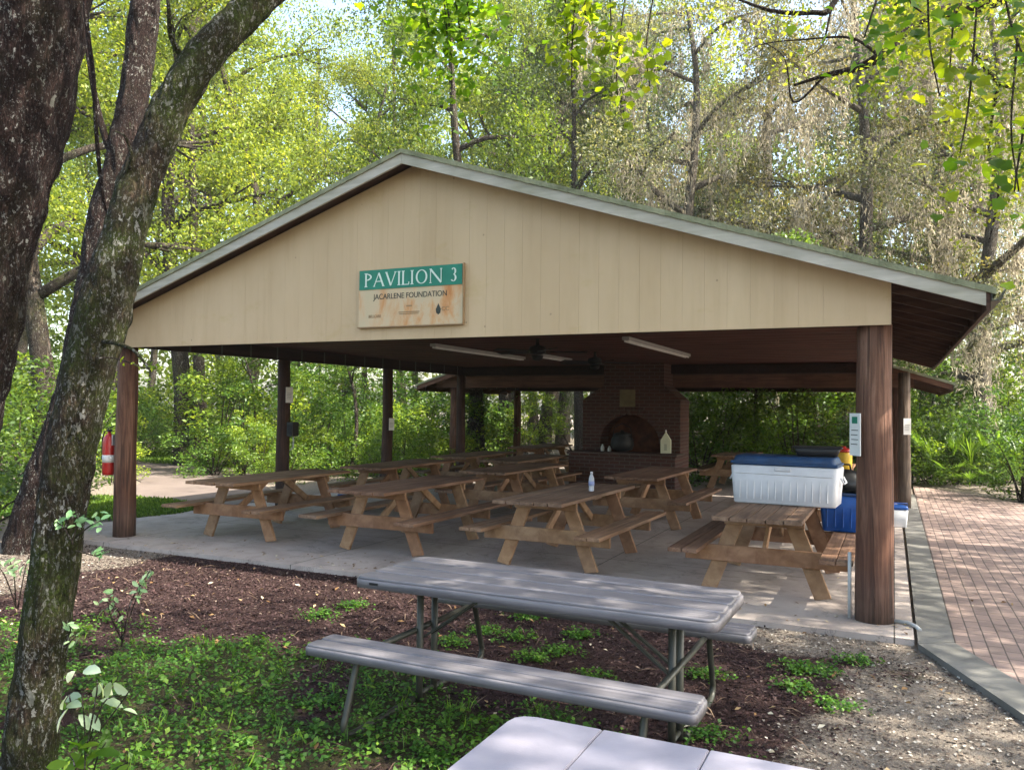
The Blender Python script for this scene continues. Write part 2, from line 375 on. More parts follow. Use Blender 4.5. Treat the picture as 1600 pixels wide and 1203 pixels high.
# slab, kerb, brick path  (slab top z=0)
tag(MB().prism([(-10.6, 7.12, -.12), (.14, 7.08, -.12), (.10, 17.0, -.12), (-10.2, 17.0, -.12)], (0, 0, .12)).build('pavilion_floor', M['slab']), kind='structure')
tag(MB().prism([(-11.3, 17.35, -.12), (.2, 17.35, -.12), (.2, 24.0, -.12), (-11.3, 24.0, -.12)], (0, 0, .115)).build('rear_pavilion_floor', M['slab']), kind='structure')
kb = MB()
kb.prism([(.165, 7.0, -.1), (.42, 7.16, -.1), (.40, 19.5, -.1), (.135, 19.5, -.1)], (0, 0, .098))
kb.prism([(.165, 6.99, -.1), (.88, 5.15, -.1), (2.0, 3.4, -.1), (2.25, 3.55, -.1), (1.13, 5.3, -.1), (.42, 7.15, -.1)], (0, 0, .0965))
tag(kb.build('kerb', M['kerb']), kind='structure')
pv = MB().prism([(.425, 7.16, -.1), (1.135, 5.31, -.1), (2.26, 3.56, -.1), (9, -1, -.1), (14, 6, -.1), (7, 16.5, -.1), (4.2, 17.3, -.1), (2.6, 18.2, -.1), (1.4, 20.4, -.1), (.41, 22, -.1)], (0, 0, .088))
tag(pv.build('brick_path', M['pavers']), kind='structure')
lp = MB().prism([(-10.7, 9.3, -.1), (-10.7, 12.3, -.1), (-14.5, 15.6, -.1), (-19, 17.8, -.1), (-30, 20, -.1), (-30, 17.5, -.1), (-19.3, 15.4, -.1), (-15.6, 13.2, -.1), (-13.2, 10.7, -.1)], (0, 0, .07))
tag(lp.build('side_path', m_concrete('worn_path', (.11, .085, .075), (.19, .15, .13), .5, .8)), kind='structure')

def scatter(n, x0, x1, y0, y1, weight):
    x = rng.uniform(x0, x1, n); y = rng.uniform(y0, y1, n); m, s, g = zones(x, y); w = {'m': m, 's': s, 'g': g}[weight]
    k = rng.random(n) < w; x, y = x[k], y[k]
    # keep off the slab, kerb and path
    ok = (y < 7.07) & (x < .165+np.clip((7.0-y)*.39, 0, 9)); x, y = x[ok], y[ok]
    return np.stack([x, y, gz(x, y)], -1)
def m_scatter(name, stops, rough=.9):
    k = N(name); a = k.n('Attribute', _attribute_name='v'); k.bsdf(k.ramp(a.outputs['Fac'], stops), rough, .2); return k.m
# wood chips
P = scatter(130000, -9.5, 1.3, 2.0, 7.1, 'm'); P[:, 2] += rng.uniform(.0, .016, len(P))
me = quads_mesh('mulch', leaf_quads(P, .020+.028*rng.random(len(P))**3, .42, flat=.8))
tag(link('mulch', me, m_scatter('bark_mulch', [(0, (.012, .006, .006)), (.5, (.036, .019, .019)), (.8, (.058, .032, .031)), (.96, (.095, .062, .055)), (1, (.24, .18, .14))])), kind='stuff', label='dark red brown bark mulch in front of the pavilion slab', cat='mulch')
# pale gravel and shell grit
P = scatter(52000, -9.5, 1.6, 2.0, 7.1, 's'); P[:, 2] += rng.uniform(0, .012, len(P))
me = quads_mesh('gravel', leaf_quads(P, .024, .8, flat=1.0))
tag(link('gravel', me, m_scatter('pale_gravel', [(0, (.05, .035, .028)), (.35, (.12, .09, .07)), (.7, (.21, .175, .14)), (1, (.50, .45, .38))])), kind='stuff', label='pale sandy gravel between the mulch and the kerb', cat='gravel')
# low ground cover
M['cover'] = mat_leaf('cover_leaf', (.058, .16, .02), (.135, .27, .035), .55, .4)
P = scatter(26000, -9.5, 1.2, 1.7, 7.0, 'g'); extra = scatter(1600, -4.5, .9, 2.2, 6.6, 'm')
cl = extra[rng.integers(0, len(extra), 34)]; ex = np.repeat(cl, 55, 0) + rng.normal(size=(34*55, 3))*np.array([.07, .07, 0]); ex[:, 2] = gz(ex[:, 0], ex[:, 1])
P = np.concatenate([P, ex]); P = np.repeat(P, 5, 0) + rng.normal(size=(len(P)*5, 3))*np.array([.022, .022, 0])
P[:, 2] += rng.uniform(.008, .055, len(P))
P = P[P[:, 1] < 7.05]
me = quads_mesh('ground_cover', leaf_quads(P, .026, .75, flat=.45))
o = tag(link('ground_cover', me, M['cover']), kind='stuff', label='low bright green weeds covering the soil in front of the mulch', cat='weeds'); o.color = (1, 1, 1, 1)
P = scatter(450, -8, .9, 1.9, 6.2, 'g'); P = np.repeat(P, 7, 0)+rng.normal(size=(len(P)*7, 3))*np.array([.03, .03, 0]); P[:, 2] += rng.uniform(.03, .10, len(P))
me = quads_mesh('seedlings', leaf_quads(P, .045, .6, flat=.3)); o = tag(link('seedlings', me, M['cover']), kind='stuff', label='taller broad leaved seedlings poking out of the low weeds', cat='weeds'); o.color = (1.35, 1.1, 1, 1)
P = scatter(900, -8, .9, 1.9, 6.9, 'g'); P = np.repeat(P, 6, 0)+rng.normal(size=(len(P)*6, 3))*np.array([.015, .015, 0]); P[:, 2] += .05
me = quads_mesh('grass', leaf_quads(P, .10, .07, droop=1.5)); o = tag(link('grass', me, M['cover']), kind='stuff', label='thin grass blades mixed among the low weeds by the near tables', cat='grass'); o.color = (1.5, 1.25, 1, 1)
n = 900; x = rng.uniform(-9, 1.2, n); y = rng.uniform(2, 6.9, n); k_ = x < .05+np.clip((7.0-y)*.39, 0, 9); P = np.stack([x, y, gz(x, y)+.02], -1)[k_]
me = quads_mesh('twigs', leaf_quads(P, .15, .05, flat=1.2))
tag(link('twigs', me, m_scatter('twig_bark', [(0, (.05, .03, .02)), (1, (.22, .15, .10))])), kind='stuff', label='thin dry twigs strewn over the mulch and weeds', cat='twigs')
# fallen leaves
def m_fallen(): return m_scatter('fallen_leaf', [(0, (.10, .05, .02)), (.4, (.24, .14, .06)), (.75, (.42, .32, .18)), (1, (.60, .55, .42))])
n = 380; x = rng.uniform(-9, 1.3, n); y = rng.uniform(2, 7.0, n); k_ = x < .1+np.clip((7.0-y)*.39, 0, 9); P = np.stack([x, y, gz(x, y)+.03], -1)[k_]
me = quads_mesh('leaf_litter', leaf_quads(P, .05, .5, flat=.8))
tag(link('leaf_litter', me, m_fallen()), kind='stuff', label='scattered dry fallen leaves lying over mulch and gravel', cat='fallen leaves')
P = []
for _ in range(260):
    t = rng.random(); 
    if t < .45: P.append((rng.uniform(-10, .1), 7.13+abs(rng.normal())*.35, .008))
    elif t < .6: P.append((rng.uniform(-10, .1), rng.uniform(7.2, 16), .008))
    else: x = rng.uniform(.45, 3.5); P.append((x, rng.uniform(8, 19) if x > .9 else 7.3+rng.random()*11, -.004))
me = quads_mesh('leaf_litter', leaf_quads(np.array(P), .05, .5, flat=1.6)); tag(link('leaf_litter', me, m_fallen()), kind='stuff', label='dry leaves blown over the concrete slab and brick path', cat='fallen leaves')
# grass beside the slab at left and behind
M['grass'] = mat_leaf('grass_blade', (.09, .18, .02), (.20, .30, .045), .6, .45)
def grass_patch(name, label, cx, cy, rx, ry, n, h, col):
    a = rng.uniform(0, 2*PI, n); r = np.sqrt(rng.random(n)); x = cx+rx*r*np.cos(a); y = cy+ry*r*np.sin(a)
    C = np.stack([x, y, gz(x, y)+h*.45], -1); me = quads_mesh(name, leaf_quads(C, h, .22, droop=1.2)); o = link(name, me, M['grass']); o.color = (*col, 1)
    return tag(o, label, 'grass', kind='stuff')
grass_patch('grass', 'bright green grass beside the slab left of the corner post', -12.3, 9.5, 1.9, 1.3, 9000, .12, (1, 1, 1))
grass_patch('grass', 'sunlit lawn strip beyond the side path behind the big trunks', -19.5, 19.5, 6, 2.2, 16000, .16, (1.1, 1.1, 1))
grass_patch('grass', 'green verge under the dark trunks left of the side path', -15.5, 8.2, 3.2, 2.2, 12000, .14, (.8, .95, .9))

# ------------------------------------------------------------------ pavilion
def log_post(parent, x, y, r0, r1, z1, mat, seed, name='post'):
    mb = MB(); k = 9; pts = [(x+math.sin(i*1.1+seed)*.004, y+math.cos(i*.9+seed)*.004, z1*i/k) for i in range(k+1)]
    mb.tube(pts, [r0+(r1-r0)*i/k for i in range(k+1)], 24, wob=.012, seed=seed)
    o = mb.build(name, mat, parent); return o
SL = .325
M['rear_board'] = mat_wood('rear_gable_board', (.07, .032, .02), (.17, .085, .05), grain=(1.5, 20, 20))
def pavilion(name, label, xl, xr, y0, bays, zb, apx, apz, sid_x, eave_x, ry0, rlen, mats, cz):
    root = empty(name, ((xl+xr)/2, (y0+y0+bays[-1])/2, 0), 0, label, 'pavilion')
    ox, oy = root.location.x, root.location.y
    kids = []
    def T(o): kids.append(o); return o
    # posts
    for i, b in enumerate([0]+bays):
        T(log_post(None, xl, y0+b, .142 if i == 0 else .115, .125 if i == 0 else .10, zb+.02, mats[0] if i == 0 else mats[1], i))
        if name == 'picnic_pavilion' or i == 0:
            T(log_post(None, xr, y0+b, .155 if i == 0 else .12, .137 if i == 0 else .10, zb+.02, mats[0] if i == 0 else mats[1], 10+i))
    yb = y0+bays[-1]
    roofz = lambda x, top=apz: top-SL*abs(x-apx)
    # front and back gable siding with V-grooves: boards one by one, in one mesh
    for yy, th, nm in ((y0-.15, -.028, 'gable_siding'), (yb+.13, .028, 'rear_gable_siding')):
        mb = MB(); x = sid_x[0]; w = .2035
        while x < sid_x[1]-.01:
            x1 = min(x+w-.0012, sid_x[1])
            if x < apx < x1: tops = [(x1, roofz(x1)-.13), (apx, roofz(apx)-.13), (x, roofz(x)-.13)]
            else: tops = [(x1, roofz(x1)-.13), (x, roofz(x)-.13)]
            mb.prism([(x, yy, zb), (x1, yy, zb)]+[(a, yy, b) for a, b in tops], (0, th, 0)); x += w
        # backing board closes the grooves
        a, b = sid_x; mb.prism([(a+.003, yy+.004*(1 if th < 0 else -1), zb+.003), (b-.003, yy+.004*(1 if th < 0 else -1), zb+.003), (b-.003, yy+.004*(1 if th < 0 else -1), roofz(b)-.14), (apx, yy+.004*(1 if th < 0 else -1), roofz(apx)-.14), (a+.003, yy+.004*(1 if th < 0 else -1), roofz(a)-.14)], (0, -.0285 if th < 0 else -.02, 0))
        T(mb.build(nm, M['siding'] if nm == 'gable_siding' and name == 'picnic_pavilion' else mats[2]))
    # roof deck + shingles: two slopes each
    ya, yz = ry0, ry0+rlen; HX = {1: eave_x[1]-apx, -1: apx-eave_x[0]}
    mb = MB()
    for sx in (-1, 1):
        hx = HX[sx]; e = apx+sx*hx
        mb.prism([(apx, ya+.03, apz-.098), (e, ya+.03, apz-.098-SL*hx), (e, ya+.03, apz-.076-SL*hx), (apx, ya+.03, apz-.076)], (0, rlen-.06, 0))
    T(mb.build('roof_deck', M['rafter']))
    mb = MB()
    ncol = 40
    for sx in (-1, 1):      # shingle courses, each a thin overlapping strip
        hx = HX[sx]
        for j in range(ncol):
            a0, a1 = hx*1.012*j/ncol, hx*1.012*(j+1.02)/ncol
            z0 = apz-SL*a0; z1 = apz-SL*a1
            pts = [(apx+sx*a0, ya-.02, z0-.066), (apx+sx*a1, ya-.02, z1-.072), (apx+sx*a1, ya-.02, z1-.0175), (apx+sx*a0, ya-.02, z0-.0205)]
            mb.prism(pts, (0, rlen+.04, 0))
    T(mb.build('roof', M['roof']))
    # rake fascia boards
    for yy, d in ((ya, .028), (yz, -.028)):
        for sx in (-1, 1):
            hx = HX[sx]; e = apx+sx*hx
            mb = MB().prism([(apx+sx*.001, yy, apz-.175), (e, yy, apz-.175-SL*hx), (e, yy, apz-.068-SL*hx), (apx+sx*.001, yy, apz-.068)], (0, d, 0))
            T(mb.build('rake_board', M['fascia'] if name == 'picnic_pavilion' else M['rear_board']))
    # eave fascia
    for sx in (-1, 1):
        hx = HX[sx]; e = apx+sx*(hx+.016); ze = apz-SL*hx
        mb = MB().box((e, (ya+yz)/2, ze-.125), (.03, rlen, .17)); T(mb.build('eave_board', M['rafter']))
        mb = MB(); g = e+sx*.065
        prof = [(g-sx*.045, ze-.06), (g-sx*.045, ze-.14), (g+sx*.02, ze-.14), (g+sx*.05, ze-.06), (g+sx*.042, ze-.06), (g+sx*.014, ze-.133), (g-sx*.038, ze-.133), (g-sx*.038, ze-.06)]
        mb.prism([(a, ya-.01, b) for a, b in prof], (0, rlen+.02, 0)); T(mb.build('gutter', M['leg_green'] if sx > 0 else M['fascia']))
    # beams over posts, joists inside
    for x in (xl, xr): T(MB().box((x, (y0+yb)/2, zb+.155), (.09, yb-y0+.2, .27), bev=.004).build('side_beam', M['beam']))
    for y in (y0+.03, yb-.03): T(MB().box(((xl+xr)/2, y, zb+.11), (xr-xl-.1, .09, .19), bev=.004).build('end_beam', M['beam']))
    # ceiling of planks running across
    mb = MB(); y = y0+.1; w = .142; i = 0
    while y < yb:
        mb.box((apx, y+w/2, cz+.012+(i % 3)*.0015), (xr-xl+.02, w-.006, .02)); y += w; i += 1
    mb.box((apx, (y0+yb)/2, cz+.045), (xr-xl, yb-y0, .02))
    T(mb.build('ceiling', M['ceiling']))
    # rafter tails under both eaves
    y = ya+.35
    while y < yz-.2:
        for sx in (-1, 1):
            xa = xr-.02 if sx > 0 else xl+.02; hx = HX[sx]; e = apx+sx*hx
            za = apz-.10-SL*abs(xa-apx); zz = apz-.10-SL*hx
            mb = MB().prism([(xa, y, za), (e, y, zz), (e, y, zz-.09), (xa, y, za-.11)], (0, .038, 0)); T(mb.build('rafter', M['rafter']))
        y += .61
    # steel straps on the inner faces of the left beam
    mb = MB(); y = y0+.4
    while y < yb:
        mb.box((xl+.047, y, zb+.15), (.004, .03, .24)); y += .61
    T(mb.build('strap', M['leg_green']))
    for o in kids:
        o.parent = root; o.matrix_parent_inverse = Matrix.Translation((-ox, -oy, 0))
    return root
YF = 7.578; XL, XR = -9.262, -.152
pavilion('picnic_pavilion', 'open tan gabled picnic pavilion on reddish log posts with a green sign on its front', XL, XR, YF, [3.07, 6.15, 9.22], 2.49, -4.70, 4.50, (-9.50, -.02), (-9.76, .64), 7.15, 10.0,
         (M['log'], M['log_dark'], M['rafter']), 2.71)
pavilion('rear_pavilion', 'second brown roofed pavilion seen behind the fireplace and under the front roof', -9.95, .10, 17.75, [3.7], 2.24, -4.9, 4.28, (-10.4, .35), (-10.8, .98), 17.35, 5.2,
         (M['log'], M['log'], M['rear_board']), 2.5)
tag(log_post(None, .17, 16.75, .115, .10, 2.5, M['log_grey'], 31, 'grey_post'), 'grey weathered log post standing at the near edge of the brick path', 'post')

# ------------------------------------------------------------------ fireplace
fp = empty('brick_fireplace', (-4.9, 16.5, 0), 0, 'dark brick fireplace with an arched firebox and tapered chimney at the back of the pavilion', 'fireplace')
def FP(o): o.parent = fp; o.matrix_parent_inverse = Matrix.Translation((4.9, -16.5, 0)); return o
yF = 16.15; dF = .75
pts = [(-5.96, .02), (-5.59, .02), (-5.59, 1.05)]
for i in range(13):
    a = PI - PI*i/12; pts.append((-4.935+.655*math.cos(a), 1.05+.62*math.sin(a)))
pts += [(-4.28, 1.05), (-4.28, .02), (-3.88, .02), (-3.88, 1.95), (-4.22, 2.25), (-4.22, 2.705), (-5.5, 2.705), (-5.5, 2.25), (-5.96, 1.95)]
FP(MB().prism([(a, yF, b) for a, b in pts], (0, dF, 0)).build('chimney_breast', M['brickwall']))
FP(MB().box((-4.935, yF+.62, .9), (1.305, .1, 1.62)).build('firebox_back', mat_plain('sooty_brick', (.13, .05, .028), .9, .1, .3)))
mb = MB()
for i in range(17):
    a = PI*(i+.5)/17; c = Vector((-4.935+.72*math.cos(a), yF-.012, 1.05+.685*math.sin(a)))
    mb.box(c, (.19, .03, .105), Euler((0, -a, 0)), .006)
FP(mb.build('arch_bricks', M['brickwall']))
FP(MB().box((-4.92, yF-.34, .42), (2.2, .62, .84), bev=.01).build('hearth', M['brickwall']))
FP(MB().box((-4.92, yF-.35, .865), (2.28, .68, .05), bev=.01).build('hearth_cap', M['brickwall']))
FP(MB().box((-4.98, yF-.015, 1.985), (.33, .025, .36), bev=.008).build('plaque', mat_plain('brass_plaque', (.16, .12, .05), .5, .4, .2)))
# kettle in the firebox
kt = empty('iron_kettle', (-4.98, 15.8, .89), 0, 'round black iron kettle standing on the hearth of the fireplace', 'kettle')
kt2 = MB().lathe([(.10, .02), (.20, .05), (.235, .15), (.22, .27), (.18, .32), (.19, .34)], n=24).build('pot', M['iron'], kt)
MB().lathe([(.185, .345), (.15, .385), (.05, .405), (.03, .43), (.035, .45)], n=20).build('lid', M['iron'], kt)
MB().tube([(-.2, 0, .30), (-.17, 0, .5), (0, 0, .58), (.17, 0, .5), (.2, 0, .30)], .009, 8).build('handle', M['iron'], kt)
hs = empty('paper_house', (-4.12, 15.95, .89), .1, 'cream house shaped lantern on the right end of the brick hearth', 'lantern')
MB().prism([(-.1, -.05, 0), (.1, -.05, 0), (.1, -.05, .26), (0, -.05, .42), (-.1, -.05, .26)], (0, .1, 0)).build('body', mat_plain('cream_card', (.62, .60, .42), .7, .2, .05), hs)
MB().box((0, -.053, .12), (.055, .006, .13)).build('door', mat_plain('card_shade', (.42, .40, .28), .7, .2, .05), hs)
MB().lathe([(.012, .42), (.018, .44), (.006, .47)], n=8).build('finial', M['offwhite'], hs)
for i, (px, ph) in enumerate(((-5.45, .12), (-5.30, .09))):
    tag(MB().lathe([(.035, 0), (.04, ph*.5), (.03, ph*.85), (.015, ph), (.015, ph+.02)], n=12).build('candle_jar', M['offwhite']), ('taller' if i == 0 else 'shorter')+' pale jar at the left end of the brick hearth', 'jar').location = (px, 15.95, .89)

# ------------------------------------------------------------------ sign
sg = empty('pavilion_sign', (-4.715, 7.39, 2.945), 0, 'wooden sign reading PAVILION 3 with a green band on the tan gable', 'sign')
MB().box((0, -.012, -.0), (1.32, .024, .63), bev=.004).build('board', M['signboard'], sg)
MB().box((0, -.0275, .205), (1.30, .007, .215)).build('green_band', M['green_sign'], sg)
mbf = MB().box((0, -.02, -.318), (1.34, .035, .012)).box((.666, -.02, 0), (.010, .035, .64)); mbf.build('edge_trim', M['letter_faded'], sg)
def text(name, body, size, x, z, mat, parent, width=None, y=-.0315, ext=.0015):
    cu = bpy.data.curves.new('t', 'FONT'); cu.body = body; cu.size = size; cu.align_x = 'CENTER'; cu.align_y = 'CENTER'; cu.extrude = ext
    o = bpy.data.objects.new('t', cu); COL.objects.link(o); dg = bpy.context.evaluated_depsgraph_get(); dg.update()
    me = bpy.data.meshes.new_from_object(o.evaluated_get(dg)); bpy.data.objects.remove(o)
    me.transform(Matrix.Rotation(PI/2, 4, 'X'))
    xs_ = [v.co.x for v in me.vertices]; w = max(xs_)-min(xs_); cx = (max(xs_)+min(xs_))/2
    sc = (width/w) if width else 1
    for v in me.vertices: v.co.x = (v.co.x-cx)*sc
    me.transform(Matrix.Translation((x, y, z))); return link(name, me, mat, parent)
# serif capitals built from strokes
def serif_text(body, x0, z0, h, total):
    """roman capitals from thin and thick strokes, with serifs"""
    mb = MB(); W = {'P': .62, 'A': .86, 'V': .84, 'I': .30, 'L': .60, 'O': .98, 'N': .92, ' ': .45, '3': .55}
    tot = sum(W[c] for c in body); k = total/tot; x = x0; th = h*.135; tn = h*.065; yy = -.033; D = .003
    cnt = [0]
    def st(a, b, w):
        cnt[0] += 1; e = .00012*cnt[0]
        a = Vector((a[0], 0, a[1])); b = Vector((b[0], 0, b[1])); d = (b-a).normalized(); n = Vector((-d.z, 0, d.x))*w/2
        mb.prism([(p.x, yy-e, p.z) for p in (a-n, b-n, b+n, a+n)], (0, D, 0))
    def arc(cx, cz, rx, rz, a0, a1, w0, w1, n=22):
        cnt[0] += 1; e = .00012*cnt[0]; outer = []; inner = []
        for i in range(n+1):
            a = a0+(a1-a0)*i/n; c, s_ = math.cos(a), math.sin(a); w = w0+(w1-w0)*abs(c)
            outer.append((cx+rx*c, cz+rz*s_)); inner.append((cx+(rx-w)*c, cz+(rz-w*.8)*s_))
        for i in range(n):
            mb.prism([(outer[i][0], yy-e, outer[i][1]), (outer[i+1][0], yy-e, outer[i+1][1]), (inner[i+1][0], yy-e, inner[i+1][1]), (inner[i][0], yy-e, inner[i][1])], (0, D, 0))
    def serif(cx, z, w=None): st((cx-(w or h*.13), z), (cx+(w or h*.13), z), tn*.8)
    for c in body:
        w = W[c]*k; a = x+w*.12; b = x+w*.88; B, Tz = z0-h/2, z0+h/2; m = (a+b)/2
        if c == 'P':
            s = a+th*.6; st((s, B), (s, Tz), th); serif(s, B); serif(s, Tz); arc(s, Tz-h*.27, (b-s), h*.27, -PI/2, PI/2, tn, th); 
        elif c == 'A':
            st((a, B), (m, Tz), tn); st((m, Tz), (b, B), th); st((a+(m-a)*.38, B+h*.36), (b-(b-m)*.38, B+h*.36), tn); serif(a, B, h*.09); serif(b, B, h*.1)
        elif c == 'V':
            st((a, Tz), (m, B), th); st((m, B), (b, Tz), tn); serif(a, Tz, h*.1); serif(b, Tz, h*.09)
        elif c == 'I': st((m, B), (m, Tz), th); serif(m, B); serif(m, Tz)
        elif c == 'L':
            s = a+th*.6; st((s, B), (s, Tz), th); serif(s, Tz); serif(s, B); st((s, B), (b, B), tn); st((b, B), (b, B+h*.2), tn)
        elif c == 'O': arc(m, z0, (b-a)/2+.002, h/2+.003, 0, 2*PI, tn, th, 40)
        elif c == 'N':
            st((a, B), (a, Tz), tn); st((a, Tz), (b, B), th); st((b, B), (b, Tz), tn); serif(a, B, h*.09); serif(a, Tz, h*.09); serif(b, Tz, h*.09)
        elif c == '3':
            arc(m-.004, z0+h*.25, w*.30, h*.25, -PI/2, PI*.8, tn, th); arc(m-.006, z0-h*.23, w*.36, h*.27, -PI*.8, PI/2, tn, th)
        x += w
    return mb
serif_text('PAVILION 3', -.585, .203, .145, 1.19).build('lettering', M['letter'], sg)
text('dedication', 'JACARLENE FOUNDATION', .085, 0, .012, M['letter_dark'], sg, .93, y=-.0255)
text('small_print', 'BELLCARE', .045, -.44, -.20, M['letter_faded'], sg, .16, y=-.0255)
mb = MB(); mb.box((.0, -.026, -.165), (.26, .003, .010)); mb.box((0, -.026, -.185), (.24, .003, .007)); mb.box((.0, -.026, -.10), (.07, .003, .014)); mb.build('faded_mark', M['letter_faded'], sg)
mb = MB(); mb.prism([(.34, -.0255, -.19), (.365, -.0255, -.21), (.39, -.0255, -.19), (.395, -.0255, -.15), (.365, -.0255, -.09), (.335, -.0255, -.15)], (0, .002, 0)); mb.build('leaf_mark', M['letter_dark'], sg)
text('initials', 'CC', .06, .45, -.15, M['letter_faded'], sg, .09, y=-.0255)

# ------------------------------------------------------------------ picnic tables (wood)
def wood_table(name='wooden_picnic_table', L=2.44, W=.80, seed=0):
    rnd = random.Random(seed); root = empty(name)
    def jit(a): return rnd.uniform(-a, a)
    mb = MB(); n = 5; pw = W/n
    for i in range(n):
        x = -W/2+pw*(i+.5); mb.box((x, jit(.012), .765+jit(.002)), (pw-.008, L, .038), Euler((0, jit(.006), jit(.0015))), .006, seg=2)
    mb.build('tabletop', M['table_top'], root)
    for sx in (-1, 1):
        mb = MB()
        for j in range(2):
            mb.box((sx*(.60+.14*j), jit(.012), .448+jit(.002)), (.134, L, .038), Euler((0, jit(.008), 0)), .006, seg=2)
        mb.build('bench', M['table_top'], root)
    for sy in (-1, 1):
        y = sy*(L/2-.50)
        for sx in (-1, 1):
            mb = MB(); y2 = y - sy*.04
            mb.bar((sx*.53, y2, 0.0), (sx*.25, y2, .744), .155, .044, up=(0, 1, 0), bev=.004)
            # trim to the floor with a flat foot
            for v in mb.bm.verts:
                if v.co.z < 0: v.co.z = 0.001
                if v.co.z > .745: v.co.z = .745
            mb.build('leg', M['table_leg'], root)
        MB().box((0, y, .372), (1.50, .038, .155), bev=.005).build('bench_support', M['table_leg'], root)
        MB().box((0, y, .70), (W-.06, .038, .088), bev=.005).build('top_support', M['table_leg'], root)
        MB().bar((0, y-sy*.03, .40), (0, y-sy*.55, .735), .088, .038, up=(1, 0, 0), bev=.004).build('brace', M['table_leg'], root)
    return root
def copy_tree(o, parent=None):
    c = o.copy(); COL.objects.link(c); c.parent = parent
    for ch in o.children: copy_tree(ch, c)
    return c
protos = [wood_table(seed=1), wood_table(seed=2), wood_table(seed=3)]
TB = [(-7.78, 8.80, .02, 'leftmost front row wooden picnic table, beside the fire extinguisher post'),
      (-5.58, 8.86, -.005, 'pinkish brown picnic table in the front row, second from the left'),
      (-3.44, 8.93, -.02, 'front row wooden picnic table with a water bottle standing on it'),
      (-1.13, 8.80, 0, 'wooden picnic table at the right post carrying the big white cooler'),
      (-7.70, 11.85, .02, 'wooden picnic table directly behind the leftmost front row table'),
      (-5.62, 12.15, -.03, 'second row wooden picnic table in line with the pinkish front one'),
      (-3.40, 12.45, -.01, 'second row wooden picnic table in front of the brick fireplace'),
      (-1.05, 12.3, .0, 'second row wooden picnic table mostly hidden behind the white cooler'),
      (-7.95, 15.1, .02, 'third row wooden picnic table near the rear left corner post'),
      (-6.55, 14.6, -.02, 'third row wooden picnic table just left of the brick hearth'),
      (-1.05, 15.5, .0, 'third row wooden picnic table at the right of the fireplace'),
      (-8.25, 19.3, .0, 'sunlit wooden picnic table beyond the slab under the rear pavilion'),
      (-3.2, 19.0, .0, 'wooden picnic table under the rear pavilion right of the fireplace')]
for i, (x, y, rz, lab) in enumerate(TB):
    t = protos[i] if i < 3 else copy_tree(protos[i % 3])
    t.location = (x, y, .0); t.rotation_euler = (0, 0, rz); tag(t, lab, 'picnic table', 'wooden picnic tables under the pavilions')

# ------------------------------------------------------------------ folding plastic tables
def m_plastic(name, a, b, ax=(1.2, 30, 30)):
    k = N(name); f = k.noise(k.coord(ax), 1.4, 5, .6, .3); w = k.noise(k.coord(), 2.2, 5, .65, .5); g = k.noise(k.coord((.5, 1, 1)), 160, 2)
    c = k.ramp(k.mix(.22, f, w), [(.34, a), (.62, b)])
    dirt = k.ramp(k.noise(k.coord(), 5.5, 6, .75), [(.55, (0, 0, 0)), (.75, (.15, .15, .15))]); c = k.mix(dirt, c, (.15, .12, .11))
    k.bsdf(c, k.ramp(w, [(.3, (.30, .30, .30)), (.7, (.5, .5, .5))]), .45, k.bump(g, .12, .003)); return k.m
M['plastic_top'] = m_plastic('grey_plastic', (.092, .086, .092), (.175, .163, .172))
M['plastic_pink'] = m_plastic('pale_plastic', (.23, .215, .25), (.33, .305, .345), (2, 2, 2))
def rrect(hx, hy, r, n=6):
    out = []
    for cx, cy, a0 in ((hx-r, hy-r, 0), (-hx+r, hy-r, PI/2), (-hx+r, -hy+r, PI), (hx-r, -hy+r, 1.5*PI)):
        for i in range(n+1):
            a = a0+PI/2*i/n; out.append((cx+r*math.cos(a), cy+r*math.sin(a)))
    return out
def slab_plank(mb, cx, cy, hx, hy, z, t, r, corners=None, edge=.008):
    """rounded plank with a softened top edge"""
    P_ = rrect(hx, hy, r); rings = []
    for s, zz in ((0, z-t), (0, z-edge), (-edge*.5, z-edge*.25), (-edge*1.3, z)):
        k1 = (hx+s)/hx; k2 = (hy+s)/hy
        rings.append([mb.bm.verts.new((cx+p[0]*k1, cy+p[1]*k2, zz)) for p in P_])
    n = len(P_)
    for a, b in zip(rings, rings[1:]):
        for k in range(n):
            f = mb.bm.faces.new((a[k], a[(k+1) % n], b[(k+1) % n], b[k])); f.smooth = True
    mb.bm.faces.new(list(reversed(rings[0]))); mb.bm.faces.new(rings[-1])
ft = empty('folding_picnic_table', (-1.86, 4.40, 0), -.012, 'grey plastic picnic table with attached benches and steel legs in the mulch', 'picnic table')
zg = -.055
mb = MB(); hw = .385
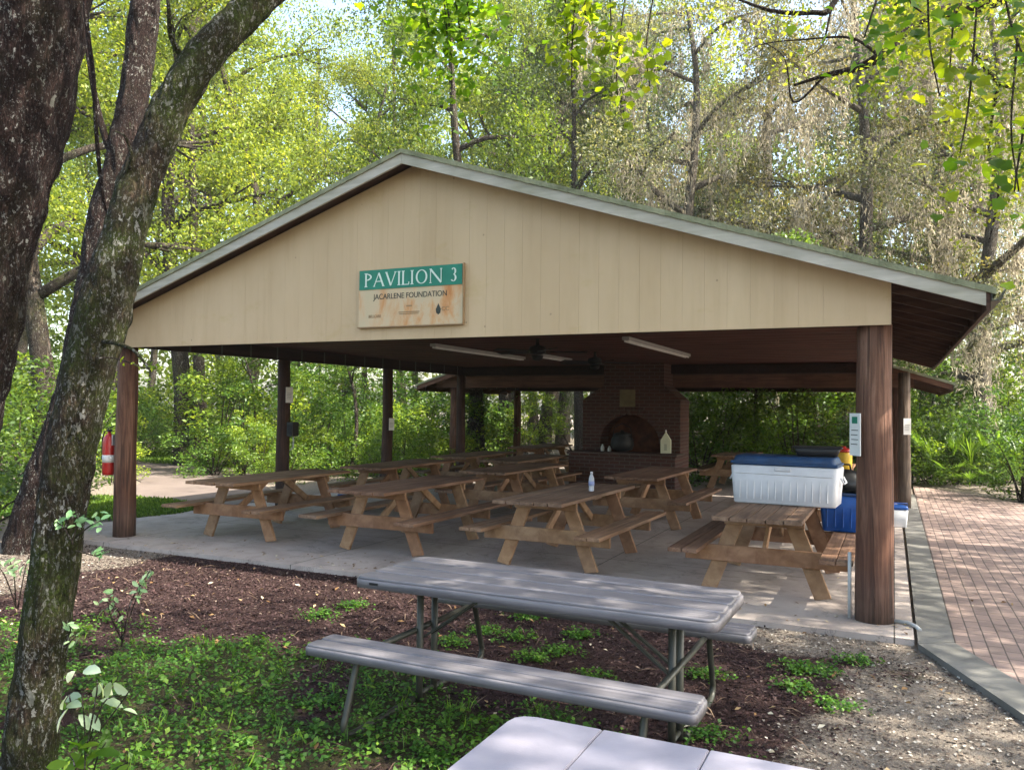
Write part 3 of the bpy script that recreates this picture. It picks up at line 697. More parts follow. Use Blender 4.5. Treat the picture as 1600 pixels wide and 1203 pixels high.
# table surface moulded as four long boards separated by shallow grooves
slab_plank(mb, 0, 0, 1.09, hw, .728, .050, .075)
for i in range(4):
    y = -hw+.0+(i+.5)*2*hw/4; slab_plank(mb, 0, y, 1.075, hw/4-.008, .742, .020, .03 if i in (1, 2) else .06, edge=.006)
mb.build('tabletop', M['plastic_top'], ft)
for sy in (-1, 1):
    mb = MB(); slab_plank(mb, 0, sy*.69, 1.09, .128, .433, .045, .04)
    for j in (-1, 1): slab_plank(mb, 0, sy*.69+j*.062, 1.078, .056, .445, .020, .025, edge=.006)
    mb.build('bench', M['plastic_top'], ft)
for sx in (-1, 1):
    # bent steel leg frames: from bench tube, down to the foot, across under the table
    for sy in (-1, 1):
        x = sx*.82; q = [(x, sy*.66, .395, .019), (x+sx*.0, sy*.70, .30, .019), (x, sy*.77, .10, .019), (x, sy*.79, .03, .019), (x, sy*.76, zg+.035, .019), (x, sy*.66, zg+.022, .019), (x, sy*.40, zg+.020, .019), (x, sy*.10, zg+.020, .019)]
        mb = MB(); tube_s(mb, q, 10, 5, 0); mb.build('bench_leg', M['leg_green'], ft)
        mb = MB(); mb.tube([(x-sx*.03, sy*.085, .69), (x-sx*.03, sy*.085, .20), (x-sx*.03, sy*.085, zg+.01)], .021, 12); mb.build('table_leg', M['leg_green'], ft)
        mb = MB(); mb.bar((x-sx*.03, sy*.06, .33), (x-sx*.50, sy*.04, .665), .012, .030, up=(0, 1, 0)); mb.build('brace', M['leg_green'], ft)
    mb = MB(); mb.tube([(x-sx*.03, -.30, .672), (x-sx*.03, .30, .672)], .018, 10).tube([(x-sx*.005, -.70, .385), (x-sx*.005, .70, .385)], .018, 10).tube([(x-sx*.03, -.08, zg+.05), (x-sx*.03, .08, zg+.05)], .014, 8)
    mb.build('cross_tube', M['leg_green'], ft)
mb = MB().box((-.93, -.387, .708), (.06, .003, .014)); mb.build('maker_plate', M['black'], ft)

f2 = empty('pale_picnic_table', (-.05, 2.12, 0), -.0, 'pale lavender plastic table nearest the camera, cut off by the bottom edge', 'picnic table')
mb = MB(); xs2 = [-1.10, -.795, -.455, -.115, .225, .565, .905]
for i in range(6):
    a, b = xs2[i], xs2[i+1]; cx = (a+b)/2; hx = (b-a)/2-.0015
    P_ = [(cx-hx, -.38), (cx+hx, -.38), (cx+hx, .38), (cx-hx, .38)]
    if i == 0: P_ = [(cx-hx+.075, -.38), (cx+hx, -.38), (cx+hx, .38), (cx-hx+.075, .38), (cx-hx+.03, .367), (cx-hx+.008, .34), (cx-hx, .30), (cx-hx, -.30), (cx-hx+.008, -.34), (cx-hx+.03, -.367)]
    if i == 5: P_ = [(2*cx-x, y) for x, y in P_[::-1]] if False else P_
    mb.prism([(x, y, .700) for x, y in P_], (0, 0, .040))
bmesh.ops.bevel(mb.bm, geom=[e for e in mb.bm.edges if all(v.co.z > .739 for v in e.verts)], offset=.004, segments=2, affect='EDGES')
mb.box((-.09, 0, .685), (1.9, .66, .028)); mb.build('tabletop', M['plastic_pink'], f2)
for sy in (-1, 1):
    if sy < 0:
        mb = MB(); slab_plank(mb, -.1, sy*.69, 1.0, .128, .440, .045, .04); mb.build('bench', M['plastic_pink'], f2)
for sx in (-1, 1):
    x = -.1+sx*.7
    for sy in (-1, 1): MB().tube([(x, sy*.08, .672), (x, sy*.08, zg)], .021, 12).build('table_leg', M['leg_green'], f2)
    q = [(x, -.66, .395, .019), (x, -.75, .12, .019), (x, -.76, zg+.035, .019), (x, -.60, zg+.02, .019), (x, .25, zg+.02, .019)]
    mb = MB(); tube_s(mb, q, 10, 5, 0); mb.build('bench_leg', M['leg_green'], f2)

# ------------------------------------------------------------------ coolers, totes, bottles
def rbox(mb, cx, cy, z0, z1, hx0, hy0, hx1, hy1, r, mi=0, n=5, tops=.012):
    """rounded, tapered tub from z0 to z1"""
    rings = []
    for hx, hy, z in ((hx0-tops, hy0-tops, z0), (hx0, hy0, z0+tops), (hx1, hy1, z1-tops), (hx1-tops, hy1-tops, z1)):
        rings.append([mb.bm.verts.new((cx+a, cy+b, z)) for a, b in rrect(hx, hy, r, n)])
    m = len(rings[0])
    for a, b in zip(rings, rings[1:]):
        for k in range(m):
            f = mb.bm.faces.new((a[k], a[(k+1) % m], b[(k+1) % m], b[k])); f.smooth = True; f.material_index = mi
    f = mb.bm.faces.new(list(reversed(rings[0]))); f.material_index = mi; f = mb.bm.faces.new(rings[-1]); f.material_index = mi
ck = empty('large_cooler', (-1.03, 9.06, .786), -.06, 'large white cooler with a blue lid on the rightmost front table', 'cooler')
mb = MB(); rbox(mb, 0, 0, 0, .40, .515, .235, .54, .255, .05)
for i in range(13): mb.box((-.44+i*.073, -.2465, .17), (.012, .012, .25), Euler((-.05, 0, 0)), .004)
mb.box((0, -.2535, .315), (.98, .012, .012), Euler((0, .012, 0)), .004)
mb.box((0, -.2625, .372), (.16, .014, .04), bev=.005)
mb.build('body', M['white'], ck)
mb = MB(); rbox(mb, -.005, .02, .402, .50, .53, .255, .50, .235, .05); mb.box((-.005, .02, .425), (1.075, .525, .03), Euler((0, .01, 0)), .006); mb.build('lid', mat_plain('deep_blue_lid', (.016, .055, .14), .5, .4, .2), ck)
for sx in (-1, 1):
    mb = MB(); mb.tube([(sx*.545, -.1, .30), (sx*.575, -.1, .24), (sx*.575, .1, .24), (sx*.545, .1, .30)], .010, 8); mb.build('handle', M['white'], ck)
bk = empty('black_tray', (-.74, 9.17, 1.288), .1, 'black plastic tray lying on the blue cooler lid', 'tray')
mb = MB(); rbox(mb, 0, 0, 0, .10, .20, .14, .23, .15, .03); mb.build('pan', M['black'], bk)
mb = MB(); rbox(mb, 0, 0, .085, .103, .25, .165, .25, .165, .03, tops=.004); mb.build('rim', M['black'], bk)
bt = empty('blue_tote', (-.50, 9.62, .470), .03, 'dark blue plastic tote standing on the bench beside the white cooler', 'tote')
mb = MB(); rbox(mb, 0, 0, 0, .42, .21, .20, .25, .235, .04)
for i in range(5): mb.box((-.16+i*.08, -.222, .2), (.012, .012, .30), Euler((-.08, 0, 0)), .003)
mb.build('body', M['blue'], bt)
mb = MB(); rbox(mb, 0, 0, .39, .42, .27, .255, .27, .255, .04, tops=.004); mb.build('rim', M['navy'], bt)
kb2 = empty('black_bag', (-.48, 9.66, .891), 0, 'black bag stuffed on top of the blue tote behind the right post', 'bag')
bmb = bmesh.new(); bmesh.ops.create_icosphere(bmb, subdivisions=3, radius=.2)
for v in bmb.verts:
    n_ = math.sin(v.co.x*31)*math.cos(v.co.y*27+v.co.z*19); v.co = v.co*(1+.07*n_); v.co.z = max(-.09, v.co.z*.75)+.09; v.co.x *= 1.1
me = bpy.data.meshes.new('sack'); bmb.to_mesh(me); bmb.free()
for p in me.polygons: p.use_smooth = True
link('sack', me, M['black'], kb2); MB().tube([(-.05, 0, .22), (-.04, 0, .29), (.04, 0, .29), (.05, 0, .22)], .012, 8).build('handle', M['black'], kb2)
yj = empty('drink_jug', (-.78, 14.9, .786), 0, 'yellow drink jug with a red lid beyond the right post', 'drink jug')
MB().lathe([(.15, 0), (.16, .02), (.165, .32), (.155, .36)], n=22).build('body', M['yellow'], yj)
MB().lathe([(.165, .361), (.165, .41), (.10, .44), (.05, .45), (.05, .48)], n=22).build('lid', M['red'], yj)
yj.scale = (.85, .85, .8)
for (x, y, lab, m1, m2) in ((.0, 13.9, 'small white and blue cooler on the slab edge behind the right post', 'white', 'blue'), (-8.35, 11.3, 'small dark blue cooler with a white lid under the left rear tables', 'blue', 'white')):
    c2 = empty('small_cooler', (x, y, 0), .15, lab, 'cooler')
    mb = MB(); rbox(mb, 0, 0, 0, .27, .16, .12, .18, .14, .03); mb.build('body', M[m1], c2)
    mb = MB(); rbox(mb, 0, 0, .271, .33, .185, .145, .175, .135, .03); mb.build('lid', M[m2], c2)
    MB().tube([(-.19, 0, .24), (-.185, 0, .36), (.185, 0, .36), (.19, 0, .24)], .009, 8).build('handle', M[m2], c2)
wb = empty('water_bottle', (-3.25, 9.12, .787), 0, 'small clear plastic water bottle standing on the middle front table', 'bottle')
k = N('clear_plastic'); b_ = k.bsdf((.80, .83, .88), .12, .5); b_.inputs['Transmission Weight'].default_value = .55; b_.inputs['IOR'].default_value = 1.2; M['clear'] = k.m
MB().lathe([(.030, 0), (.033, .01), (.031, .04), (.033, .06), (.031, .08), (.033, .12), (.033, .145), (.022, .18), (.014, .195), (.014, .205)], n=18).build('body', M['clear'], wb)
MB().lathe([(.016, .206), (.016, .225), (.014, .228)], n=14).build('cap', M['white'], wb)
MB().lathe([(.0345, .065), (.0345, .115)], n=18).build('label_band', mat_plain('bottle_label', (.30, .34, .55), .5), wb)

# ------------------------------------------------------------------ fixtures
fe = empty('fire_extinguisher', (XL-.235, YF-.07, .80), 0, 'red fire extinguisher hung on the left corner post', 'fire extinguisher')
MB().lathe([(.06, 0), (.078, .015), (.08, .05), (.08, .44), (.07, .50), (.04, .54), (.022, .55), (.022, .58)], n=24).build('cylinder', M['red'], fe)
MB().lathe([(.0815, .17), (.0815, .27)], n=24).build('label_band', M['offwhite'], fe)
mb = MB().box((0, 0, .595), (.04, .05, .03)).bar((0, -.02, .615), (.11, -.02, .66), .02, .008).bar((0, -.02, .60), (.10, -.02, .59), .02, .008); mb.build('valve', M['black'], fe)
MB().tube([(-.02, 0, .60), (-.07, -.02, .58), (-.092, -.03, .48), (-.092, -.03, .20)], .010, 8).build('hose', M['black'], fe)
MB().box((.088, .0, .47), (.02, .05, .14)).build('bracket', M['metal'], fe)
def notice(name, loc, rz, w, h, lab, mat='offwhite', mark=None):
    e = empty(name, loc, rz, lab, 'notice'); MB().box((0, 0, 0), (w, .008, h)).build('sheet', M[mat], e)
    mb = MB()
    for j in range(4): mb.box((-w*.05*(j % 2), -.0052, h*(.1-.11*j)), (w*.62, .002, h*.018))
    mb.build('printed_lines', M['letter_dark'], e)
    if mark: MB().box((0, -.0055, h*.34), (w*.5, .002, h*.16)).build('printed_mark', M[mark], e)
notice('post_notice', (XR-.148, YF-.085, 1.57), -.95, .15, .36, 'white notice with a green mark wrapped on the left side of the right corner post', mark='green_sign')
notice('post_notice', (XL+.135, YF+3.05, 1.93), .95, .12, .26, 'pale notice high on the second post from the left corner')
notice('post_notice', (XL+.125, YF+6.12, 1.40), .95, .11, .24, 'small white notice on the third left post, at mid height')
notice('post_notice', (.17+.05, 16.75-.112, 1.50), .3, .13, .30, 'white notice on the grey post beside the brick path')
sb = empty('meter_box', (XL+.175, YF+3.10, 1.36), 0, 'black electrical box fixed to the second left post', 'electrical box')
MB().box((0, 0, 0), (.13, .16, .24), bev=.008).build('case', M['black'], sb); MB().box((0, -.085, .0), (.09, .01, .16), bev=.003).build('cover', M['iron'], sb)
MB().tube([(.02, 0, -.12), (.02, 0, -.30), (-.05, 0, -.36)], .012, 8).build('conduit', M['pipe'], sb)
tag(MB().tube([(XR-.195, YF-.02, .0), (XR-.195, YF-.02, .30), (XR-.195, YF-.02, .56)], .015, 10).build('conduit_pipe', M['pipe']), 'short pale conduit standing against the left side of the right corner post', 'pipe')
tag(MB().tube([(XR+.155, YF-.02, .018), (XR+.26, YF-.04, .018), (XR+.31, YF-.12, .016), (XR+.34, YF-.17, -.0)], .016, 10).build('conduit_pipe', M['pipe']), 'bent white pipe lying on the slab corner right of the right post', 'pipe')
for (x, ya, yb_, lab) in ((-6.2, 10.35, 13.6, 'long fluorescent batten on the ceiling at the left'), (-3.15, 10.1, 13.6, 'long fluorescent batten on the ceiling above the right tables'), (-5.55, 12.9, 14.3, 'short distant fluorescent batten between the two ceiling fans')):
    e = empty('tube_light', (x, (ya+yb_)/2, 2.645), 0, lab+', unlit', 'tube light'); L = yb_-ya
    MB().box((0, 0, .035), (.10, L, .045), bev=.004).build('housing', M['lamp'], e)
    for s_ in (-.025, .025): MB().tube([(s_, -L/2+.05, 0), (s_, L/2-.05, 0)], .013, 8).build('tube', M['offwhite'], e)
for (x, y, lab) in ((-4.35, 10.0, 'nearer dark ceiling fan under the pavilion ceiling'), (-4.45, 12.6, 'farther dark ceiling fan in front of the fireplace')):
    e = empty('ceiling_fan', (x, y, 2.42), .4, lab, 'ceiling fan')
    MB().lathe([(.05, .06), (.11, .08), (.12, .13), (.10, .17), (.03, .19), (.02, .27), (.05, .275)], n=20).build('motor', M['iron'], e)
    for j in range(5):
        a = 2*PI*j/5; b = MB(); b.box((.42, 0, .10), (.50, .12, .008), Euler((.18, 0, 0)), .002); b.box((.15, 0, .10), (.12, .03, .008)); o = b.build('blade', M['iron'], e); o.rotation_euler = (0, 0, a)
    MB().lathe([(.03, -.02), (.07, .0), (.08, .05)], n=16).build('light_bowl', M['iron'], e)

# ------------------------------------------------------------------ trees
M['bark_big'] = mat_bark('lichen_bark_dark', (.006, .0035, .003), (.024, .014, .012), .25, .5, 6, (.06, .065, .02))
M['bark_moss'] = mat_bark('mossy_lichen_bark', (.008, .005, .004), (.036, .025, .017), .9, .8, 7, (.05, .075, .010))
M['bark_far'] = mat_bark('forest_bark', (.012, .009, .007), (.045, .034, .026), .45, .5, 3)
M['bark_pale'] = mat_bark('pale_bark', (.025, .020, .016), (.09, .075, .058), .35, .7, 3)
M['leaf'] = mat_leaf('canopy_leaf', (.13, .185, .034), (.28, .31, .07), .5, .55)
M['leaf_grey'] = mat_leaf('greyish_leaf', (.12, .14, .075), (.24, .25, .15), .55, .45)
M['leaf_dark'] = mat_leaf('shrub_leaf', (.075, .14, .026), (.16, .24, .05), .42, .5, .4)
M['leaf_near'] = mat_leaf('near_leaf', (.15, .26, .016), (.33, .41, .03), .45, .7)
M['leaf_white'] = mat_leaf('variegated_leaf', (.34, .46, .30), (.72, .76, .62), .4, .35)
def m_moss():
    k = N('spanish_moss'); a = k.n('Attribute', _attribute_name='v'); oi = k.n('ObjectInfo')
    c = k.mix(1.0, k.ramp(a.outputs['Fac'], [(0, (.20, .18, .14)), (1, (.56, .51, .40))]), oi.outputs['Color'], 'MULTIPLY')
    b = k.bsdf(c, .95, .1); t = k.n('BsdfTranslucent'); k.l(c, t.inputs[0]); m = k.n('MixShader'); m.inputs[0].default_value = .4
    k.l(b.outputs[0], m.inputs[1]); k.l(t.outputs[0], m.inputs[2]); k.l(m.outputs[0], k.out.inputs[0]); return k.m
M['moss'] = m_moss()

# the big leaning trunks at the left
def foreground_tree(name, label, pts, mat, n=26, wob=.035, seed=1, limbs=()):
    base = Vector(pts[0][:3]); root = empty(name, (base.x, base.y, 0), 0, label, 'tree')
    def build(nm, pp, seed, n=n):
        mb = MB(); tube_s(mb, pp, n*3 if nm == 'trunk' else n, 34 if nm == 'trunk' else 10, wob, seed)
        if nm == 'trunk':
            mb.bm.normal_update(); amp = .018 if pp[3][3] > .15 else .007; fq = 9 if pp[3][3] > .15 else 17
            for v in mb.bm.verts:
                c = v.co; q = Vector((c.x*fq, c.y*fq, c.z*fq*.22)); r = 1-abs(noise.noise(q)*2.0); r2 = noise.noise(q*2.7)
                big = noise.noise(Vector((c.x*2.2, c.y*2.2, c.z*1.3)))
                v.co = c+v.normal*(amp*(r*.8+r2*.6)+big*amp*1.6)
        o = mb.build(nm, mat); o.parent = root; o.matrix_parent_inverse = Matrix.Translation((-base.x, -base.y, 0)); return o
    build('trunk', pts, seed)
    for i, l in enumerate(limbs): build('limb', l, seed+i+3, 14)
    return root
def atr(u, v, d, r): p = at(u, v, d); return (p.x, p.y, p.z, r)
A = [atr(-230, 1130, 5.0, .46), atr(-200, 1040, 5, .40), atr(-150, 900, 5, .345), atr(-118, 740, 5, .32), atr(-88, 640, 5, .31), atr(-60, 500, 5, .31), atr(-40, 400, 5, .305), atr(-16, 300, 5, .31), atr(17, 160, 5, .32), atr(50, 0, 5.05, .32), atr(66, -120, 5.1, .33), atr(75, -500, 5.3, .31), atr(130, -1000, 5.8, .22), atr(260, -1500, 6.4, .12)]
tA = foreground_tree('oak_tree', 'massive dark leaning trunk at the far left edge of the view', A, M['bark_big'], 40, .02, 3,
    limbs=[[atr(70, -400, 5.2, .16), atr(260, -700, 6, .12), atr(520, -900, 7, .07), atr(760, -1000, 8, .03)], [atr(75, -620, 5.4, .15), atr(-200, -900, 6, .1), atr(-500, -1100, 7, .04)]])
bsl = .93
B = [atr(36, 1268, 3.72, .150), atr(42, 1220, 3.72, .125), atr(50, 1130, 3.72, .115), atr(63, 1040, 3.72, .108), atr(77, 950, 3.73, .107), atr(92, 830, 3.75, .108), atr(104, 740, 3.78, .112), atr(122, 650, 3.8, .116), atr(140, 570, 3.82, .118), atr(162, 490, 3.85, .126), atr(174, 440, 3.87, .118), atr(192, 380, 3.9, .104), atr(212, 300, 3.95, .100), atr(240, 230, 4.0, .098), atr(272, 160, 4.05, .096), atr(318, 90, 4.1, .092), atr(372, 33, 4.2, .088), atr(430, -22, 4.3, .084), atr(520, -120, 4.5, .075), atr(600, -330, 4.8, .06), atr(660, -700, 5.2, .035)]
B = [(a, b, c, r*bsl) for a, b, c, r in B]
tB = foreground_tree('mossy_tree', 'lichen spotted mossy trunk curving to the right in the left foreground', B, M['bark_moss'], 32, .022, 5,
    limbs=[[atr(300, 110, 4.1, .02), atr(268, 60, 4.0, .012), atr(262, 0, 3.9, .008), atr(240, -120, 3.8, .004)], [atr(190, 300, 3.95, .018), atr(205, 250, 3.85, .010), atr(196, 215, 3.8, .006), atr(180, 205, 3.78, .003)], [atr(150, 530, 3.8, .014), atr(205, 545, 3.6, .007), atr(235, 580, 3.5, .004)],
           [atr(430, -22, 4.3, .05), atr(380, -200, 4.8, .035), atr(300, -500, 5.4, .02)]])
Cc = [atr(40, 905, 9.9, .36), atr(48, 850, 9.9, .27), atr(66, 760, 9.9, .225), atr(90, 690, 9.9, .20), atr(118, 600, 9.9, .195), atr(138, 500, 9.95, .19), atr(150, 420, 10, .185), atr(166, 330, 10, .18), atr(190, 245, 10, .165), atr(209, 150, 10.1, .165), atr(221, 60, 10.2, .165), atr(228, -60, 10.3, .16), atr(232, -300, 10.6, .13), atr(260, -600, 11, .07)]
tC = foreground_tree('slim_tree', 'dark straight trunk rising behind the mossy curved one', Cc, M['bark_big'], 24, .02, 9,
    limbs=[[atr(185, 262, 10, .06), atr(160, 200, 9.9, .04), atr(140, 100, 9.9, .03), atr(120, -80, 9.8, .02)], [atr(225, -30, 10.3, .10), atr(330, -160, 10.6, .06), atr(460, -280, 11, .03)]])
vn = [atr(133, -80, 4.4, .011), atr(134, 20, 4.4, .011), atr(146, 120, 4.4, .012), atr(152, 220, 4.42, .011), atr(160, 300, 4.44, .009), atr(167, 335, 4.45, .006)]
mb = MB(); tube_s(mb, vn, 8, 6, .08, 3); tag(mb.build('woody_vine', M['bark_big']), 'thin dark vine hanging between the two left trunks', 'vine')

def crown_mesh(name, centres, rad, per, L, aspect=.55, droop=0, flat=.1, seed=1, hang=0):
    rr = np.random.default_rng(seed); P = clump_points(centres, rad, per, rr)
    if hang: P[:, 2] -= hang*rr.random(len(P))**2
    # light and dark clumps come from real gaps; v varies hue by leaf and by clump
    v = np.clip(.5+.28*rr.normal(size=len(P)), 0, 1)
    return quads_mesh(name, leaf_quads(P, L, aspect, droop, flat, rr), v)
def moss_mesh(name, pts, n, lo, hi, seed=1, w=.05):
    """beards of hanging moss: many short wispy flakes, thick above and tapering below"""
    rr = np.random.default_rng(seed); pts = np.array(pts); P = []; Ls = []
    for i in range(n):
        p = pts[rr.integers(0, len(pts))] + rr.normal(size=3)*np.array([.25, .25, .12]); L = rr.uniform(lo, hi); m = int(46*L); t = rr.random(m)**1.35
        wd = .14*(1-.8*t); q = np.stack([p[0]+rr.normal(size=m)*wd+.05*np.sin(t*5+i), p[1]+rr.normal(size=m)*wd, p[2]-t*L], -1); P.append(q); Ls.append(np.full(m, .16))
    P = np.concatenate(P); return quads_mesh(name, leaf_quads(P, np.concatenate(Ls), .20, droop=1.1, rnd=rr), rr.random(len(P)))
def make_tree(kind, seed):
    """prototype meshes: trunk with limbs, crown, maybe moss; origin at the foot"""
    rr = random.Random(seed); res = {}
    H = dict(oak=15, slim=15, mossy=14, droop=13, small=5.0)[kind]
    mb = MB(); cs = []; rs = []; lw = {'oak': .26, 'slim': .19, 'mossy': .30, 'droop': .22, 'small': .055}[kind]
    lean = (rr.uniform(-.8, .8), rr.uniform(-.8, .8)) if kind != 'small' else (.5, .2)
    tk = []; nT = 7
    for i in range(nT+1):
        t = i/nT; tk.append((lean[0]*t*t*1.5+math.sin(t*5+seed)*(.5 if kind in ('mossy', 'oak') else .2)*(1 if kind != 'small' else .5), lean[1]*t*t*1.5+math.cos(t*4+seed)*(.5 if kind in ('mossy', 'oak') else .2)-.18, -.2 if i == 0 else H*.86*t, lw*(1.5 if i == 0 else 1)*(1-.78*t)))
    tube_s(mb, tk, 12, 4, .05, seed)
    nl = dict(oak=13, slim=9, mossy=14, droop=10, small=8)[kind]; t0 = dict(oak=.26, slim=.45, mossy=.18, droop=.25, small=.45)[kind]
    tips = []
    for j in range(nl):
        t = t0+(1-t0)*(j+.3)/nl; i = int(t*nT); a = tk[min(i, nT-1)]; b = tk[min(i+1, nT)]; f = t*nT-i
        p = [a[q]+(b[q]-a[q])*f for q in range(4)]; az = j*2.4+rr.uniform(-.5, .5)
        R_ = dict(oak=4.6, slim=2.6, mossy=4.8, droop=3.3, small=1.5)[kind]*rr.uniform(.7, 1.1)*(1-.45*(t-t0)/(1-t0))
        up_ = dict(oak=1.6, slim=1.4, mossy=.9, droop=.5, small=.7)[kind]*rr.uniform(.5, 1.3)
        q = [tuple(p[:3])+(p[3]*.6,)]
        for s_ in (.35, .7, 1.0):
            q.append((p[0]+math.cos(az+s_*.4)*R_*s_+rr.uniform(-.25, .25)*R_*.2, p[1]+math.sin(az+s_*.4)*R_*s_+rr.uniform(-.25, .25)*R_*.2, p[2]+up_*s_*(1.2-.4*s_)+rr.uniform(-.2, .3)*R_*.15, p[3]*.6*(1-.8*s_)+.008))
        tube_s(mb, q, 7, 3, .06, seed+j)
        for s_, c in ((.5, q[2]), (.8, q[3]), (1.0, q[3])):
            for _ in range(2):
                o = [rr.uniform(-1, 1)*R_*.29 for _ in range(3)]; cs.append((c[0]+o[0], c[1]+o[1], c[2]+o[2]*.6+.2)); rs.append(rr.uniform(.55, 1.15)*{'small': .42, 'slim': .72, 'droop': .8}.get(kind, .86))
                if rr.random() < .5 and kind != 'small': tube_s(mb, [(*q[2][:3], .035), (*[(a_+b_)/2+rr.uniform(-.2, .2) for a_, b_ in zip(q[2][:3], cs[-1])], .02), (*cs[-1], .008)], 5, 2, 0, 1)
        tips += [q[2][:3], q[3][:3], q[1][:3]]
    cs.append((tk[-1][0], tk[-1][1], tk[-1][2]+.4)); rs.append(1.3 if kind != 'small' else .5)
    per = dict(oak=620, slim=620, mossy=470, droop=700, small=900)[kind]; L = dict(oak=.102, slim=.105, mossy=.10, droop=.10, small=.085)[kind]
    res['trunk'] = mb.build('trunk', M['bark_pale' if kind == 'mossy' else 'bark_far']).data
    res['crown'] = crown_mesh('crown', cs, rs, per, L, .5, droop=.5 if kind == 'droop' else .1, seed=seed, hang=1.4 if kind == 'droop' else 0)
    if kind == 'mossy': res['moss'] = moss_mesh('moss', tips, 280, .5, 2.3, seed)
    for o in list(bpy.data.objects):
        if o.name.startswith('trunk') and o.parent is None and o.type == 'MESH' and o.data == res['trunk']: bpy.data.objects.remove(o)
    return res
PT = {'oak': [make_tree('oak', 1), make_tree('oak', 2)], 'slim': [make_tree('slim', 3), make_tree('slim', 4)], 'mossy': [make_tree('mossy', 5), make_tree('mossy', 6)],
      'droop': [make_tree('droop', 7)], 'small': [make_tree('small', 8)]}
LM = {'oak': 'leaf', 'slim': 'leaf', 'mossy': 'leaf_grey', 'droop': 'leaf', 'small': 'leaf_dark'}
NAMES = {'oak': 'broadleaf_tree', 'slim': 'slender_tree', 'mossy': 'mossy_oak', 'droop': 'drooping_tree', 'small': 'understory_tree'}
def put_tree(kind, var, u, d, sc, rz, col, label, group=None, sz=None):
    g = gnd(u, d); e = empty(NAMES[kind], (g.x, g.y, float(gz(g.x, g.y))), rz, label, 'tree', group); e.scale = (sc*1.08, sc*1.08, (sz or sc)*(1.0 if kind == 'small' or sc < .6 else 1.3))
    pr = PT[kind][var % len(PT[kind])]
    link('trunk', pr['trunk'], None, e); o = link('crown', pr['crown'], None, e); o.color = (*col, 1)
    if 'moss' in pr: m = link('moss', pr['moss'], None, e); m.color = (1, .97, .9, 1)
    return e
for k_, lst in PT.items():
    for pr in lst:
        pr['crown'].materials.append(M[LM[k_]])
        if 'moss' in pr: pr['moss'].materials.append(M['moss'])
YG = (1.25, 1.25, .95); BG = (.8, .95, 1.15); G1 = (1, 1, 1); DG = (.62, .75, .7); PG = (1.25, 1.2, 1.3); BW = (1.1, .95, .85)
FG = 'forest trees standing around the pavilions'
TREES = [
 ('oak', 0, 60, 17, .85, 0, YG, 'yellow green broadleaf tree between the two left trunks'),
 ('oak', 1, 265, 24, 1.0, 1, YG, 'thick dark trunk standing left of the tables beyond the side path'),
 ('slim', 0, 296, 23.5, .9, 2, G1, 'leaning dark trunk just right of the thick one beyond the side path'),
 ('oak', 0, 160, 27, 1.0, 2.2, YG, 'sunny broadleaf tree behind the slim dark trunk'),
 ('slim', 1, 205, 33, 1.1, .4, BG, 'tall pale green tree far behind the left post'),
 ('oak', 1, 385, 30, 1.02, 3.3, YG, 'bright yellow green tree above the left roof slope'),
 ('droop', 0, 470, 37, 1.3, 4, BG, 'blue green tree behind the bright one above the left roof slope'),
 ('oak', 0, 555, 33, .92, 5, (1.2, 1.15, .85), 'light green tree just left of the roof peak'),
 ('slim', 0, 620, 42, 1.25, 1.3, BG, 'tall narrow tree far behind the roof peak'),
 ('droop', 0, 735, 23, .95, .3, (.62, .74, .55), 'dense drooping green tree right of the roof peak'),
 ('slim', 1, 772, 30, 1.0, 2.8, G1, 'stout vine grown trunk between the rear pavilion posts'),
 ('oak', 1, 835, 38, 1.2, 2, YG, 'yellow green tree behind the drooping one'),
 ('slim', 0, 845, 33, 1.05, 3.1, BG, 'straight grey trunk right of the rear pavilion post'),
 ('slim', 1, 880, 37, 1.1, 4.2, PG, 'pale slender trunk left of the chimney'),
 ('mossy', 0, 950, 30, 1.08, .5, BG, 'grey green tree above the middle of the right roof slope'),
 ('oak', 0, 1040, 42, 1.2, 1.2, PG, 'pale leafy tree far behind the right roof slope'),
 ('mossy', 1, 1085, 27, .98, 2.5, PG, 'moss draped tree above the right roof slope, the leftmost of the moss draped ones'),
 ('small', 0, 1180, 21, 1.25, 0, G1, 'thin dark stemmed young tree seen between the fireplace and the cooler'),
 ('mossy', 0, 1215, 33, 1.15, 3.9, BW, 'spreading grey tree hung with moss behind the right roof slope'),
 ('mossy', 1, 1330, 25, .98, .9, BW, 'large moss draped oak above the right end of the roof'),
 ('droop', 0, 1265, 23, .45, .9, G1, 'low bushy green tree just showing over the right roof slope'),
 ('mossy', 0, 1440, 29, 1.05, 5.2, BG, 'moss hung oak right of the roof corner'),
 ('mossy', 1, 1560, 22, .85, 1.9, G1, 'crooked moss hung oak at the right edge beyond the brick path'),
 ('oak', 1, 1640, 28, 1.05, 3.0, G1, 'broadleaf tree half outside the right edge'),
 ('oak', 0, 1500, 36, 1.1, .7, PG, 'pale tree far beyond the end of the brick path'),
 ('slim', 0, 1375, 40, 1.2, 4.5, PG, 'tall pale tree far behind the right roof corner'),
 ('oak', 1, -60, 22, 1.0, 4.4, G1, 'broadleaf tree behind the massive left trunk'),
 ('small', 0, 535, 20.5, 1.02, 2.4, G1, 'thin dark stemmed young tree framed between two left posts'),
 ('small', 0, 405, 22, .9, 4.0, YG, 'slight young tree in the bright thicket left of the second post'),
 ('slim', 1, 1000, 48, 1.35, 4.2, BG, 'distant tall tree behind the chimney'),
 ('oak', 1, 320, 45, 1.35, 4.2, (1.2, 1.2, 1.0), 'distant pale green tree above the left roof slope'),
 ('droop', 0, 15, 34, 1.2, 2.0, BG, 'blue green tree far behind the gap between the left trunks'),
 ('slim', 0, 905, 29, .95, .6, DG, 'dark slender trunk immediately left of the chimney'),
]
for t in TREES: put_tree(*t, group=None)
